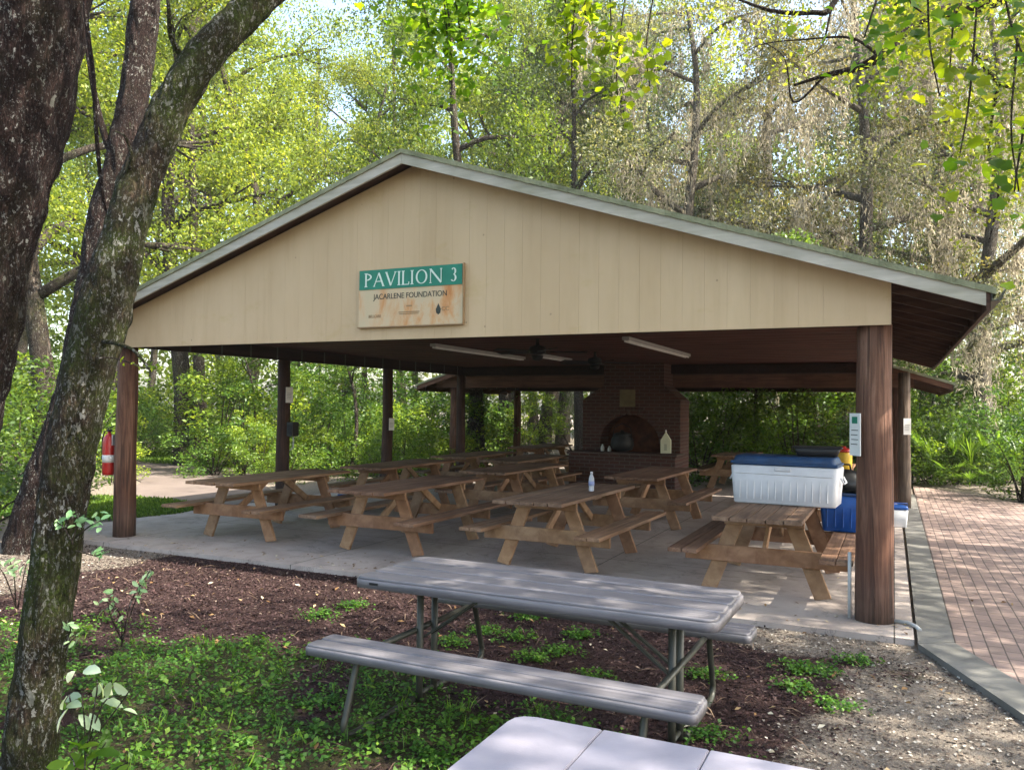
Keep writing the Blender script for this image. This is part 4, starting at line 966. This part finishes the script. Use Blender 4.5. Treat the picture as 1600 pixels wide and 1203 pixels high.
# distant slender trunks in the gap left of the chimney and behind the shrubs: look-alikes
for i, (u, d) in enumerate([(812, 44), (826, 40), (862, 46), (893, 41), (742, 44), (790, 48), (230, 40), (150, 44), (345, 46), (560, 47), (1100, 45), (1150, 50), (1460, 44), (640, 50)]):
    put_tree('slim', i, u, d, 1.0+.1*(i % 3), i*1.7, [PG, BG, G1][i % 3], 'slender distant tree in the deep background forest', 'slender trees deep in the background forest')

# far off wood reading as one mass
rr = np.random.default_rng(11); n = 120000
az = rr.uniform(-72, 24, n)*PI/180; rad = rr.uniform(50, 66, n); top = 27+4*np.sin(az*9)+3*np.sin(az*23+1)-12*np.exp(-((az*180/PI+38)/1.6)**2)-12*np.exp(-((az*180/PI+13.5)/1.6)**2)
z = top*rr.random(n)**.8
cl = np.sin(az*60+z*.9)*np.cos(rad*.8+z*1.3)+.5*np.sin(az*130+z*2.1); keep = cl > -.75
P = np.stack([rad*np.sin(az), rad*np.cos(az), z], -1)[keep]
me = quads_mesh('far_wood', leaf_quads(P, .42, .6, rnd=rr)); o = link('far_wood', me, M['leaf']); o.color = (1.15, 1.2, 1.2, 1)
tag(o, 'pale far off wood closing the view behind every tree', 'woodland', kind='stuff')

# shrubs: prototypes
def shrub_mesh(seed, w, h, per, L, aspect=.5, n=22, droop=0):
    rr = random.Random(seed); cs, rs = [], []
    for i in range(n):
        a = rr.uniform(0, 2*PI); q = rr.random()**.6*w; z = rr.uniform(.12, 1)*h*(1-.35*(q/w)**2); cs.append((q*math.cos(a), q*math.sin(a), z)); rs.append(rr.uniform(.25, .55)*min(w, h)*.62)
    mb = MB()
    for i in range(9):
        c = cs[i]; tube_s(mb, [(rr.uniform(-.1, .1), rr.uniform(-.1, .1), -.1, .022), (c[0]*.5, c[1]*.5, c[2]*.6, .014), (c[0], c[1], c[2], .005)], 5, 3, 0, i)
    o = mb.build('stem_tmp', M['bark_far']); st = o.data; bpy.data.objects.remove(o)
    return crown_mesh('foliage', cs, rs, per, L, aspect, droop, .15, seed), st
SH = [shrub_mesh(21, 1.3, 2.4, 900, .10), shrub_mesh(22, 1.5, 1.7, 900, .085, .6), shrub_mesh(23, 1.1, 3.4, 900, .11, .45, 26)]
for f, s in SH: f.materials.append(M['leaf_dark'])
def palmetto(seed):
    rr = random.Random(seed); V = []
    for f in range(15):
        az = rr.uniform(0, 2*PI); el = rr.uniform(.4, 1.3); Ls = rr.uniform(.5, .95); c = Vector((math.cos(az)*math.cos(el), math.sin(az)*math.cos(el), math.sin(el)))*Ls
        side = Vector((-math.sin(az), math.cos(az), 0)); fw = c.normalized()
        for k in range(17):
            a = (k-8)/8*1.35; d = (fw*math.cos(a)+side*math.sin(a)); d.z -= .12*abs(math.sin(a)); L = .55*(1-.25*abs(a)/1.35); tip = c+d*L-Vector((0, 0, .10*L)); w = d.cross(Vector((0, 0, 1))).normalized()*.018
            mid = c+d*L*.5; V.append([tuple(c), tuple(mid+w), tuple(tip), tuple(mid-w)])
        w = side*.008; V.append([(0, 0, 0), tuple(c*.5+w), tuple(c), tuple(c*.5-w)])
    me = quads_mesh('fronds', np.array(V)); me.materials.append(M['leaf_dark']); return me
PM = palmetto(5)
def put_shrub(k, u, d, sc, rz, col, label, group):
    g = gnd(u, d); e = empty('shrub', (g.x, g.y, float(gz(g.x, g.y))), rz, label, 'shrub', group); e.scale = (sc*1.1, sc*1.1, sc)
    o = link('foliage', SH[k][0], None, e); o.color = (*col, 1); link('stem', SH[k][1], None, e)
def put_palm(u, d, sc, rz, col, label, group):
    g = gnd(u, d); e = empty('palmetto', (g.x, g.y, float(gz(g.x, g.y))), rz, label, 'palmetto', group); e.scale = (sc,)*3
    o = link('fronds', PM, None, e); o.color = (*col, 1)
rs_ = random.Random(5); sun = (2.7, 2.15, 1.2)  # sun: leaf tint raised so sunlight is painted into the bush colour
i = 0
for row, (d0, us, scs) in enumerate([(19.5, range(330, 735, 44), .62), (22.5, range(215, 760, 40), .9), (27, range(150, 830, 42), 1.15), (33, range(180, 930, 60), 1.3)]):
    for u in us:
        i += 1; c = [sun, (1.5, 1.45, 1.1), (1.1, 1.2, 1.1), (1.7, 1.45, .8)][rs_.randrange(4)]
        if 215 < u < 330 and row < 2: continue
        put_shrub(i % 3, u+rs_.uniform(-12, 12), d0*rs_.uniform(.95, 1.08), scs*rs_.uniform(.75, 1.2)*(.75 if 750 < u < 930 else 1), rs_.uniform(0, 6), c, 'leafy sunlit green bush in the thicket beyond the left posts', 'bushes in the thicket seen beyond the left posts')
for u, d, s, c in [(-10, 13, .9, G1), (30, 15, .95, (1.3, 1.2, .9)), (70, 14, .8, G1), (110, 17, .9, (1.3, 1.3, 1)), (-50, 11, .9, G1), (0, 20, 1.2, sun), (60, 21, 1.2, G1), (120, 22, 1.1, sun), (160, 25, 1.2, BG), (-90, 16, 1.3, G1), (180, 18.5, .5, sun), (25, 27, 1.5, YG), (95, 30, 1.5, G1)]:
    put_shrub(int(u+90) % 3, u, d, s, u*.7, c, 'dense green bush behind the left foreground trunks', 'bushes behind the left foreground trunks')
for row, (d0, us, scs) in enumerate([(20.5, range(1085, 1345, 40), .95), (25, range(1070, 1350, 42), 1.3), (31, range(1060, 1400, 60), 1.5)]):
    for u in us:
        i += 1; put_shrub(i % 3, u+rs_.uniform(-10, 10), d0*rs_.uniform(.96, 1.06), scs*rs_.uniform(.85, 1.15), rs_.uniform(0, 6), [DG, G1, (.8, 1.05, .9), (1.2, 1.3, .8)][rs_.randrange(4)], 'dark green bush seen between the fireplace and the right post', 'bushes seen between the fireplace and the right post')
for row, (d0, us, scs) in enumerate([(20.8, range(1425, 1640, 34), .8), (23.5, range(1390, 1640, 36), 1.15), (27.5, range(1380, 1640, 44), 1.45), (16.5, range(1600, 1700, 30), .75)]):
    for u in us:
        i += 1; put_shrub(i % 3, u+rs_.uniform(-8, 8), d0*rs_.uniform(.98, 1.05), scs*rs_.uniform(.85, 1.15), rs_.uniform(0, 6), [G1, (1.2, 1.2, .9), (.85, 1.05, .95), (1.5, 1.35, .8)][rs_.randrange(4)], 'glossy green bush beyond the far end of the brick path', 'bushes beyond the far end of the brick path')
for u, d, s in [(1470, 20.0, 1.3), (1515, 19.4, 1.1), (1560, 19.6, 1.2), (1440, 21, 1.2), (1600, 18.2, 1.1)]: put_palm(u, d, s, u, (.95, 1.05, .9), 'fan leaved palmetto at the edge of the brick path', 'palmettos at the edge of the brick path')
for u, d, s in [(318, 21, .6), (585, 19.5, .7), (690, 21, .7)]: put_palm(u, d, s, u, (1.2, 1.25, 1), 'spiky leaved palmetto in front of the left thicket', 'palmettos in front of the left thicket')

# ------------------------------------------------------------------ near overhanging foliage
def leaf5(n=5):     # lobed broad leaf outline
    pts = []
    for k in range(16):
        a = 2*PI*k/16; r = .5*(1+.16*math.cos(5*a)) * (.92 if k % 2 else 1); pts.append((r*math.cos(a), r*math.sin(a)))
    return pts
OUT = leaf5()
def near_leaves(name, P, L, mat, seed, parent=None, broad=True, col=(1, 1, 1)):
    rr = random.Random(seed); V = []; F = []; vv = []
    for p in P:
        nrm = Vector((rr.gauss(0, .6), rr.gauss(-.5, .5), rr.gauss(.7, .4))).normalized(); a = Vector((rr.gauss(0, 1), rr.gauss(0, 1), rr.gauss(-.7, .5))); a = (a-nrm*a.dot(nrm)).normalized(); b = nrm.cross(a); s_ = L*rr.uniform(.65, 1.2); c0 = len(V); val = rr.random()
        out = OUT if broad else [(.5, 0), (.25, .17), (-.05, .22), (-.35, .13), (-.5, 0), (-.35, -.13), (-.05, -.22), (.25, -.17)]
        for x, y in out: V.append(tuple(Vector(p)+a*x*s_+b*y*s_+nrm*(abs(y)*.25-x*x*.3)*s_)); vv.append(val)
        V.append(tuple(Vector(p))); vv.append(val); m = len(out)
        for k in range(m): F.append((c0+k, c0+(k+1) % m, c0+m))
    me = bpy.data.meshes.new(name); me.from_pydata(V, [], F); a_ = me.attributes.new('v', 'FLOAT', 'POINT'); a_.data.foreach_set('value', np.array(vv, np.float32))
    for p in me.polygons: p.use_smooth = True
    o = link(name, me, mat, parent); o.color = (*col, 1); return o
def hanging(label, stems, per, L, d, seed, col=(1, 1, 1), spread=.09):
    rr = random.Random(seed); root = empty('hanging_vine', at(stems[0][0][0], stems[0][0][1], d), 0, label, 'vine'); P = []; mb = MB()
    inv = Matrix.Translation(-root.location)
    for st in stems:
        pts = [atr(u, v, d, .006*(1-.6*i/len(st))) for i, (u, v) in enumerate(st)]; tube_s(mb, pts, 6, 5, 0, seed)
        sp = spline(pts, 12)
        for _ in range(per):
            q = sp[rr.randrange(len(sp)//3, len(sp))]; P.append((q[0]+rr.gauss(0, spread), q[1]+rr.gauss(0, spread), q[2]+rr.gauss(0, spread)))
    o = mb.build('stem', M['bark_far'], root); o.matrix_parent_inverse = inv
    o = near_leaves('leaves', P, L, M['leaf_near'], seed, root, col=col); o.matrix_parent_inverse = inv
hanging('lime green leafy vine cluster hanging left of centre at the top', [[(640, -120), (655, -20), (672, 50)], [(700, -120), (712, 0), (722, 70)], [(665, -150), (690, -30), (700, 70)], [(730, -120), (728, -20), (735, 40)], [(700, 10), (705, 90), (706, 140)]], 150, .05, 4.6, 1, (.85, 1.0, .8), .15)
hanging('narrow string of yellow green leaves hanging near the top centre', [[(870, -80), (885, 20), (886, 90)], [(905, -60), (895, 50), (893, 150)], [(900, -60), (912, 0), (915, 25)]], 62, .056, 4.8, 2, (1.3, 1.2, 1), .06)
hanging('bright yellow green leaf string hanging right of top centre', [[(950, -60), (955, 60), (945, 90)], [(985, -60), (965, 90), (966, 170)], [(1030, -60), (1010, 70), (1015, 135)]], 52, .058, 4.8, 3, (1.5, 1.3, 1), .07)
hanging('loose yellow leaves dangling in the upper right', [[(1500, -60), (1490, 30), (1484, 110)], [(1450, -60), (1452, 60), (1468, 150)], [(1530, -40), (1515, 150), (1500, 240)], [(1590, 60), (1580, 200), (1592, 300)]], 26, .07, 4.2, 4, (1.4, 1.2, 1), .13)
hanging('dark green leaves overhanging the top right corner', [[(1400, -60), (1420, 0), (1440, 20)], [(1560, -60), (1580, 40), (1600, 90)], [(1600, 200), (1590, 260), (1585, 300)], [(1390, -60), (1360, 30), (1350, 60)]], 60, .062, 3.9, 5, (.6, .8, .8), .16)

# oak on the right whose limbs reach into the frame
og = gnd(2300, 9.0); oroot = empty('overhanging_oak', (og.x, og.y, 0), 0, 'oak reaching dark crooked limbs in from the top right corner', 'tree')
inv = Matrix.Translation((-og.x, -og.y, 0))
def par(o): o.parent = oroot; o.matrix_parent_inverse = inv; return o
mb = MB(); tube_s(mb, [(og.x, og.y, -.2, .42), (og.x, og.y, 1, .3), (og.x-.1, og.y, 3, .27), (og.x-.4, og.y+.2, 5.5, .22), (og.x-.4, og.y+.5, 8, .13)], 18, 6, .04, 2); par(mb.build('trunk', M['bark_big']))
limbs = [[(2250, -80, 9, .14), (1900, -130, 9, .11), (1640, -60, 9, .085), (1560, 0, 9, .075), (1480, 18, 9, .070), (1425, 40, 9, .066), (1375, 88, 9, .058), (1335, 108, 9.1, .04), (1290, 118, 9.2, .026), (1240, 134, 9.3, .014)],
         [(1425, 40, 9, .045), (1390, -10, 9, .045), (1345, -60, 9, .04)],
         [(1345, -90, 9, .035), (1300, 10, 9, .032), (1270, 20, 9, .028), (1205, 17, 9.1, .022), (1130, -10, 9.2, .01)],
         [(1375, 88, 9, .02), (1330, 60, 9.1, .014), (1260, 62, 9.2, .010), (1190, 70, 9.3, .006), (1150, 92, 9.4, .004)],
         [(1290, 118, 9.2, .014), (1240, 160, 9.3, .011), (1225, 90, 9.3, .008), (1180, 60, 9.4, .004)],
         [(1480, 18, 9, .03), (1520, 80, 8.8, .022), (1560, 130, 8.7, .018), (1600, 140, 8.6, .012)], [(1300, 10, 9, .014), (1285, 70, 9, .009), (1262, 90, 9, .004)],
         [(1560, 130, 8.7, .02), (1545, 230, 8.8, .014), (1560, 300, 8.9, .012), (1545, 380, 9, .006)]]
oc = []
for i_, l in enumerate(limbs):
    mb = MB(); tube_s(mb, [atr(*p) for p in l], 10, 5, .05, i_); par(mb.build('limb', M['bark_big'])); oc += [atr(*p)[:3] for p in l[2:]]
rr = random.Random(3); cs = []; rs = []
for c in oc:
    if rr.random() < .62: cs.append((c[0]+rr.gauss(0, .25), c[1]+rr.gauss(0, .5), c[2]+rr.gauss(.12, .2))); rs.append(rr.uniform(.16, .36))
for k_ in range(75):
    u = rr.uniform(1380, 1700); v = rr.uniform(-100, 330)*(1 if u > 1480 else .5); p = at(u, v, rr.uniform(7.5, 9.5)); cs.append(tuple(p)); rs.append(rr.uniform(.18, .42))
o = link('crown', crown_mesh('crown', cs, rs, 950, .062, .55, seed=4), M['leaf'], oroot); o.matrix_parent_inverse = inv; o.color = (1.35, 1.3, .8, 1)

# canopy above the frame: crowns added out of view to shade clearing and path
def shade_canopy(root, spots, seed, col, per=60, L=.16, cn=9):
    cs = []; rs = []; rr = random.Random(seed)
    for x, y, z, R_ in spots:
        for _ in range(int(cn*R_)): cs.append((x+rr.uniform(-1, 1)*R_, y+rr.uniform(-1, 1)*R_, z+rr.uniform(-.5, .6)*R_*.6)); rs.append(rr.uniform(.5, 1.0))
    o = link('crown', crown_mesh('crown', cs, rs, per, L, .55, seed=seed), M['leaf'], root); o.matrix_parent_inverse = Matrix.Translation((-root.location.x, -root.location.y, 0)); o.color = (*col, 1)
shade_canopy(tA, [(-1.0, 1.5, 10.5, 3.0), (-3.5, 3.5, 9.5, 3.2), (-7.5, 5.5, 10, 3.2), (-5.5, 1.0, 9, 2.8)], 31, G1)
shade_canopy(tB, [(-1.2, 3.4, 8.2, 2.4), (-2.8, 5.2, 9.2, 1.8), (.8, 1.6, 8.8, 2.4)], 32, G1, 85)
shade_canopy(tC, [(-10.5, 8.5, 10.5, 3.2), (-8.2, 9.5, 11.5, 2.4)], 33, G1)
shade_canopy(oroot, [(7.5, 5, 8, 3.6), (7.0, 9.5, 8.5, 3.4), (6.8, 13.5, 8.5, 3.4), (3.5, 3, 9.5, 2.8), (10, 7, 11, 4), (9.5, 12.5, 11, 4), (5, 0.5, 9, 3), (8.5, 17, 9.5, 3.6), (11, 2, 10, 3.6), (6.0, 8.8, 7.6, 2.4), (5.2, 6.6, 7.8, 2.0)], 34, G1, 150, .16, 15)  # unseen leaf spots right of frame, added to block sun on slab and path

# sprigs and saplings by the mossy trunk
def sprig(name, label, stems, d, L, n, mat, seed, col=(1, 1, 1), cat='plant'):
    rr = random.Random(seed); b = at(*stems[0][0], d); root = empty(name, b, 0, label, cat); inv_ = Matrix.Translation(-b); P = []; mb = MB()
    for st in stems:
        pts = [atr(u, v, d+rr.uniform(-.03, .03), .004*(1-.5*i_/len(st))) for i_, (u, v) in enumerate(st)]; tube_s(mb, pts, 6, 4, 0, seed); sp = spline(pts, 8)
        for _ in range(n):
            q = sp[rr.randrange(len(sp)//2, len(sp))]; P.append((q[0]+rr.gauss(0, L*.45), q[1]+rr.gauss(0, L*.45), q[2]+rr.gauss(0, L*.3)))
    o = mb.build('stem', M['bark_far'], root); o.matrix_parent_inverse = inv_
    o = near_leaves('leaves', P, L, mat, seed, root, broad=False, col=col); o.matrix_parent_inverse = inv_
sprig('sapling', 'sapling with large whitish leaves at the foot of the mossy trunk', [[(132, 1260), (133, 1150), (128, 1085)], [(133, 1180), (160, 1100), (190, 1085)], [(133, 1180), (150, 1090), (152, 1062)], [(132, 1200), (115, 1120), (108, 1085)], [(133, 1170), (180, 1110), (205, 1075)]], 3.35, .095, 3, M['leaf_white'], 2)
sprig('sapling', 'green leaved shoots low beside the mossy trunk', [[(120, 1290), (118, 1200), (100, 1170)], [(130, 1290), (150, 1190), (165, 1160)], [(125, 1290), (133, 1190), (140, 1140)], [(140, 1290), (175, 1210), (200, 1190)]], 3.3, .085, 5, M['leaf_near'], 4, (.5, .7, .9))
sprig('sprig', 'variegated shoot growing from the mossy trunk at waist height', [[(112, 850), (120, 820), (118, 795)], [(115, 850), (100, 825), (88, 815)], [(118, 840), (140, 822), (160, 812)], [(118, 860), (150, 868), (160, 862)]], 3.62, .048, 9, M['leaf_white'], 6, (.6, .85, .6))
sprig('sprig', 'low variegated seedling standing in the mulch right of the mossy trunk', [[(190, 1010), (188, 960), (160, 935)], [(190, 1010), (205, 940), (235, 890)], [(190, 1000), (215, 930), (225, 915)], [(190, 1000), (170, 950), (180, 920)]], 4.6, .05, 10, M['leaf_white'], 8, (.75, .9, .65))
sprig('sprig', 'pale seedling left of the mossy trunk', [[(25, 950), (22, 900), (15, 875)], [(28, 950), (38, 895), (45, 870)], [(26, 950), (8, 900), (-8, 880)]], 4.9, .05, 9, M['leaf_white'], 10, (.7, .85, .65))
sprig('sprig', 'small pale shoot poking out beside the trunk above the weeds', [[(100, 1010), (112, 1000), (122, 990)], [(100, 1010), (110, 985), (108, 975)]], 3.6, .04, 6, M['leaf_white'], 11, (.8, .95, .7))
sprig('sprig', 'small green sprig sprouting from the trunk below the eave', [[(150, 560), (180, 560), (235, 578)], [(205, 545), (225, 565), (240, 575)]], 3.6, .035, 7, M['leaf_near'], 12)

# details that belong to a part go one level deeper
SUB = {'lettering': 'green_band', 'dedication': 'board', 'small_print': 'board', 'faded_mark': 'board', 'leaf_mark': 'board', 'initials': 'board', 'arch_bricks': 'chimney_breast', 'firebox_back': 'chimney_breast',
       'hearth_cap': 'hearth', 'hose': 'valve', 'printed_lines': 'sheet', 'printed_mark': 'sheet', 'cover': 'case', 'maker_plate': 'tabletop', 'strap': 'side_beam', 'gutter': 'eave_board', 'rafter': 'roof_deck', 'body_ribs': 'body'}
for o in list(S.objects):
    b = o.name.split('.')[0]
    if o.parent is not None and b in SUB and o.parent.parent is None:
        sib = [c for c in o.parent.children if c.name.split('.')[0] == SUB[b]]
        if b == 'gutter': sib = sorted(sib, key=lambda c: abs(c.data.vertices[0].co.x-o.data.vertices[0].co.x))
        if sib: o.parent = sib[0]; o.matrix_parent_inverse = Matrix.Identity(4)
# ------------------------------------------------------------------ light
SUN_EL, SUN_AZ = R(47), R(84)      # azimuth measured from +Y towards +X; negative is left
sd = Vector((math.sin(SUN_AZ)*math.cos(SUN_EL), math.cos(SUN_AZ)*math.cos(SUN_EL), math.sin(SUN_EL)))
sl = bpy.data.lights.new('sun', 'SUN'); sl.energy = 5.0; sl.angle = R(.55); sl.color = (1, .94, .82)
so = bpy.data.objects.new('sun', sl); COL.objects.link(so); so.rotation_euler = (-sd).to_track_quat('-Z', 'Y').to_euler(); so.location = (-20, 20, 40)
w = bpy.data.worlds.new('World'); S.world = w; w.use_nodes = True; nt = w.node_tree; nt.nodes.clear()
sk = nt.nodes.new('ShaderNodeTexSky'); sk.sky_type = 'NISHITA'; sk.sun_disc = False; sk.sun_elevation = SUN_EL; sk.sun_rotation = SUN_AZ; sk.air_density = 1.2; sk.dust_density = 3.0
bg = nt.nodes.new('ShaderNodeBackground'); bg.inputs[1].default_value = .15; ow = nt.nodes.new('ShaderNodeOutputWorld')
nt.links.new(sk.outputs[0], bg.inputs[0]); nt.links.new(bg.outputs[0], ow.inputs[0])
S.view_settings.view_transform = 'Standard'; S.view_settings.look = 'None'; S.view_settings.exposure = 2.05; S.view_settings.gamma = 1
hz = MB().box((-10, 40, 28), (330, 270, 66)).build('haze', None)
k = N('haze_air'); v_ = k.n('VolumePrincipled'); v_.inputs['Color'].default_value = (.95, .96, .93, 1); v_.inputs['Density'].default_value = .0005; v_.inputs['Anisotropy'].default_value = .3
k.l(v_.outputs[0], k.out.inputs[1]); hz.data.materials.clear(); hz.data.materials.append(k.m)
tag(hz, 'thin pale air between the trees', 'haze', kind='stuff')
S.cycles.max_bounces = 8; S.cycles.diffuse_bounces = 4; S.cycles.transmission_bounces = 5; S.cycles.sample_clamp_indirect = 6
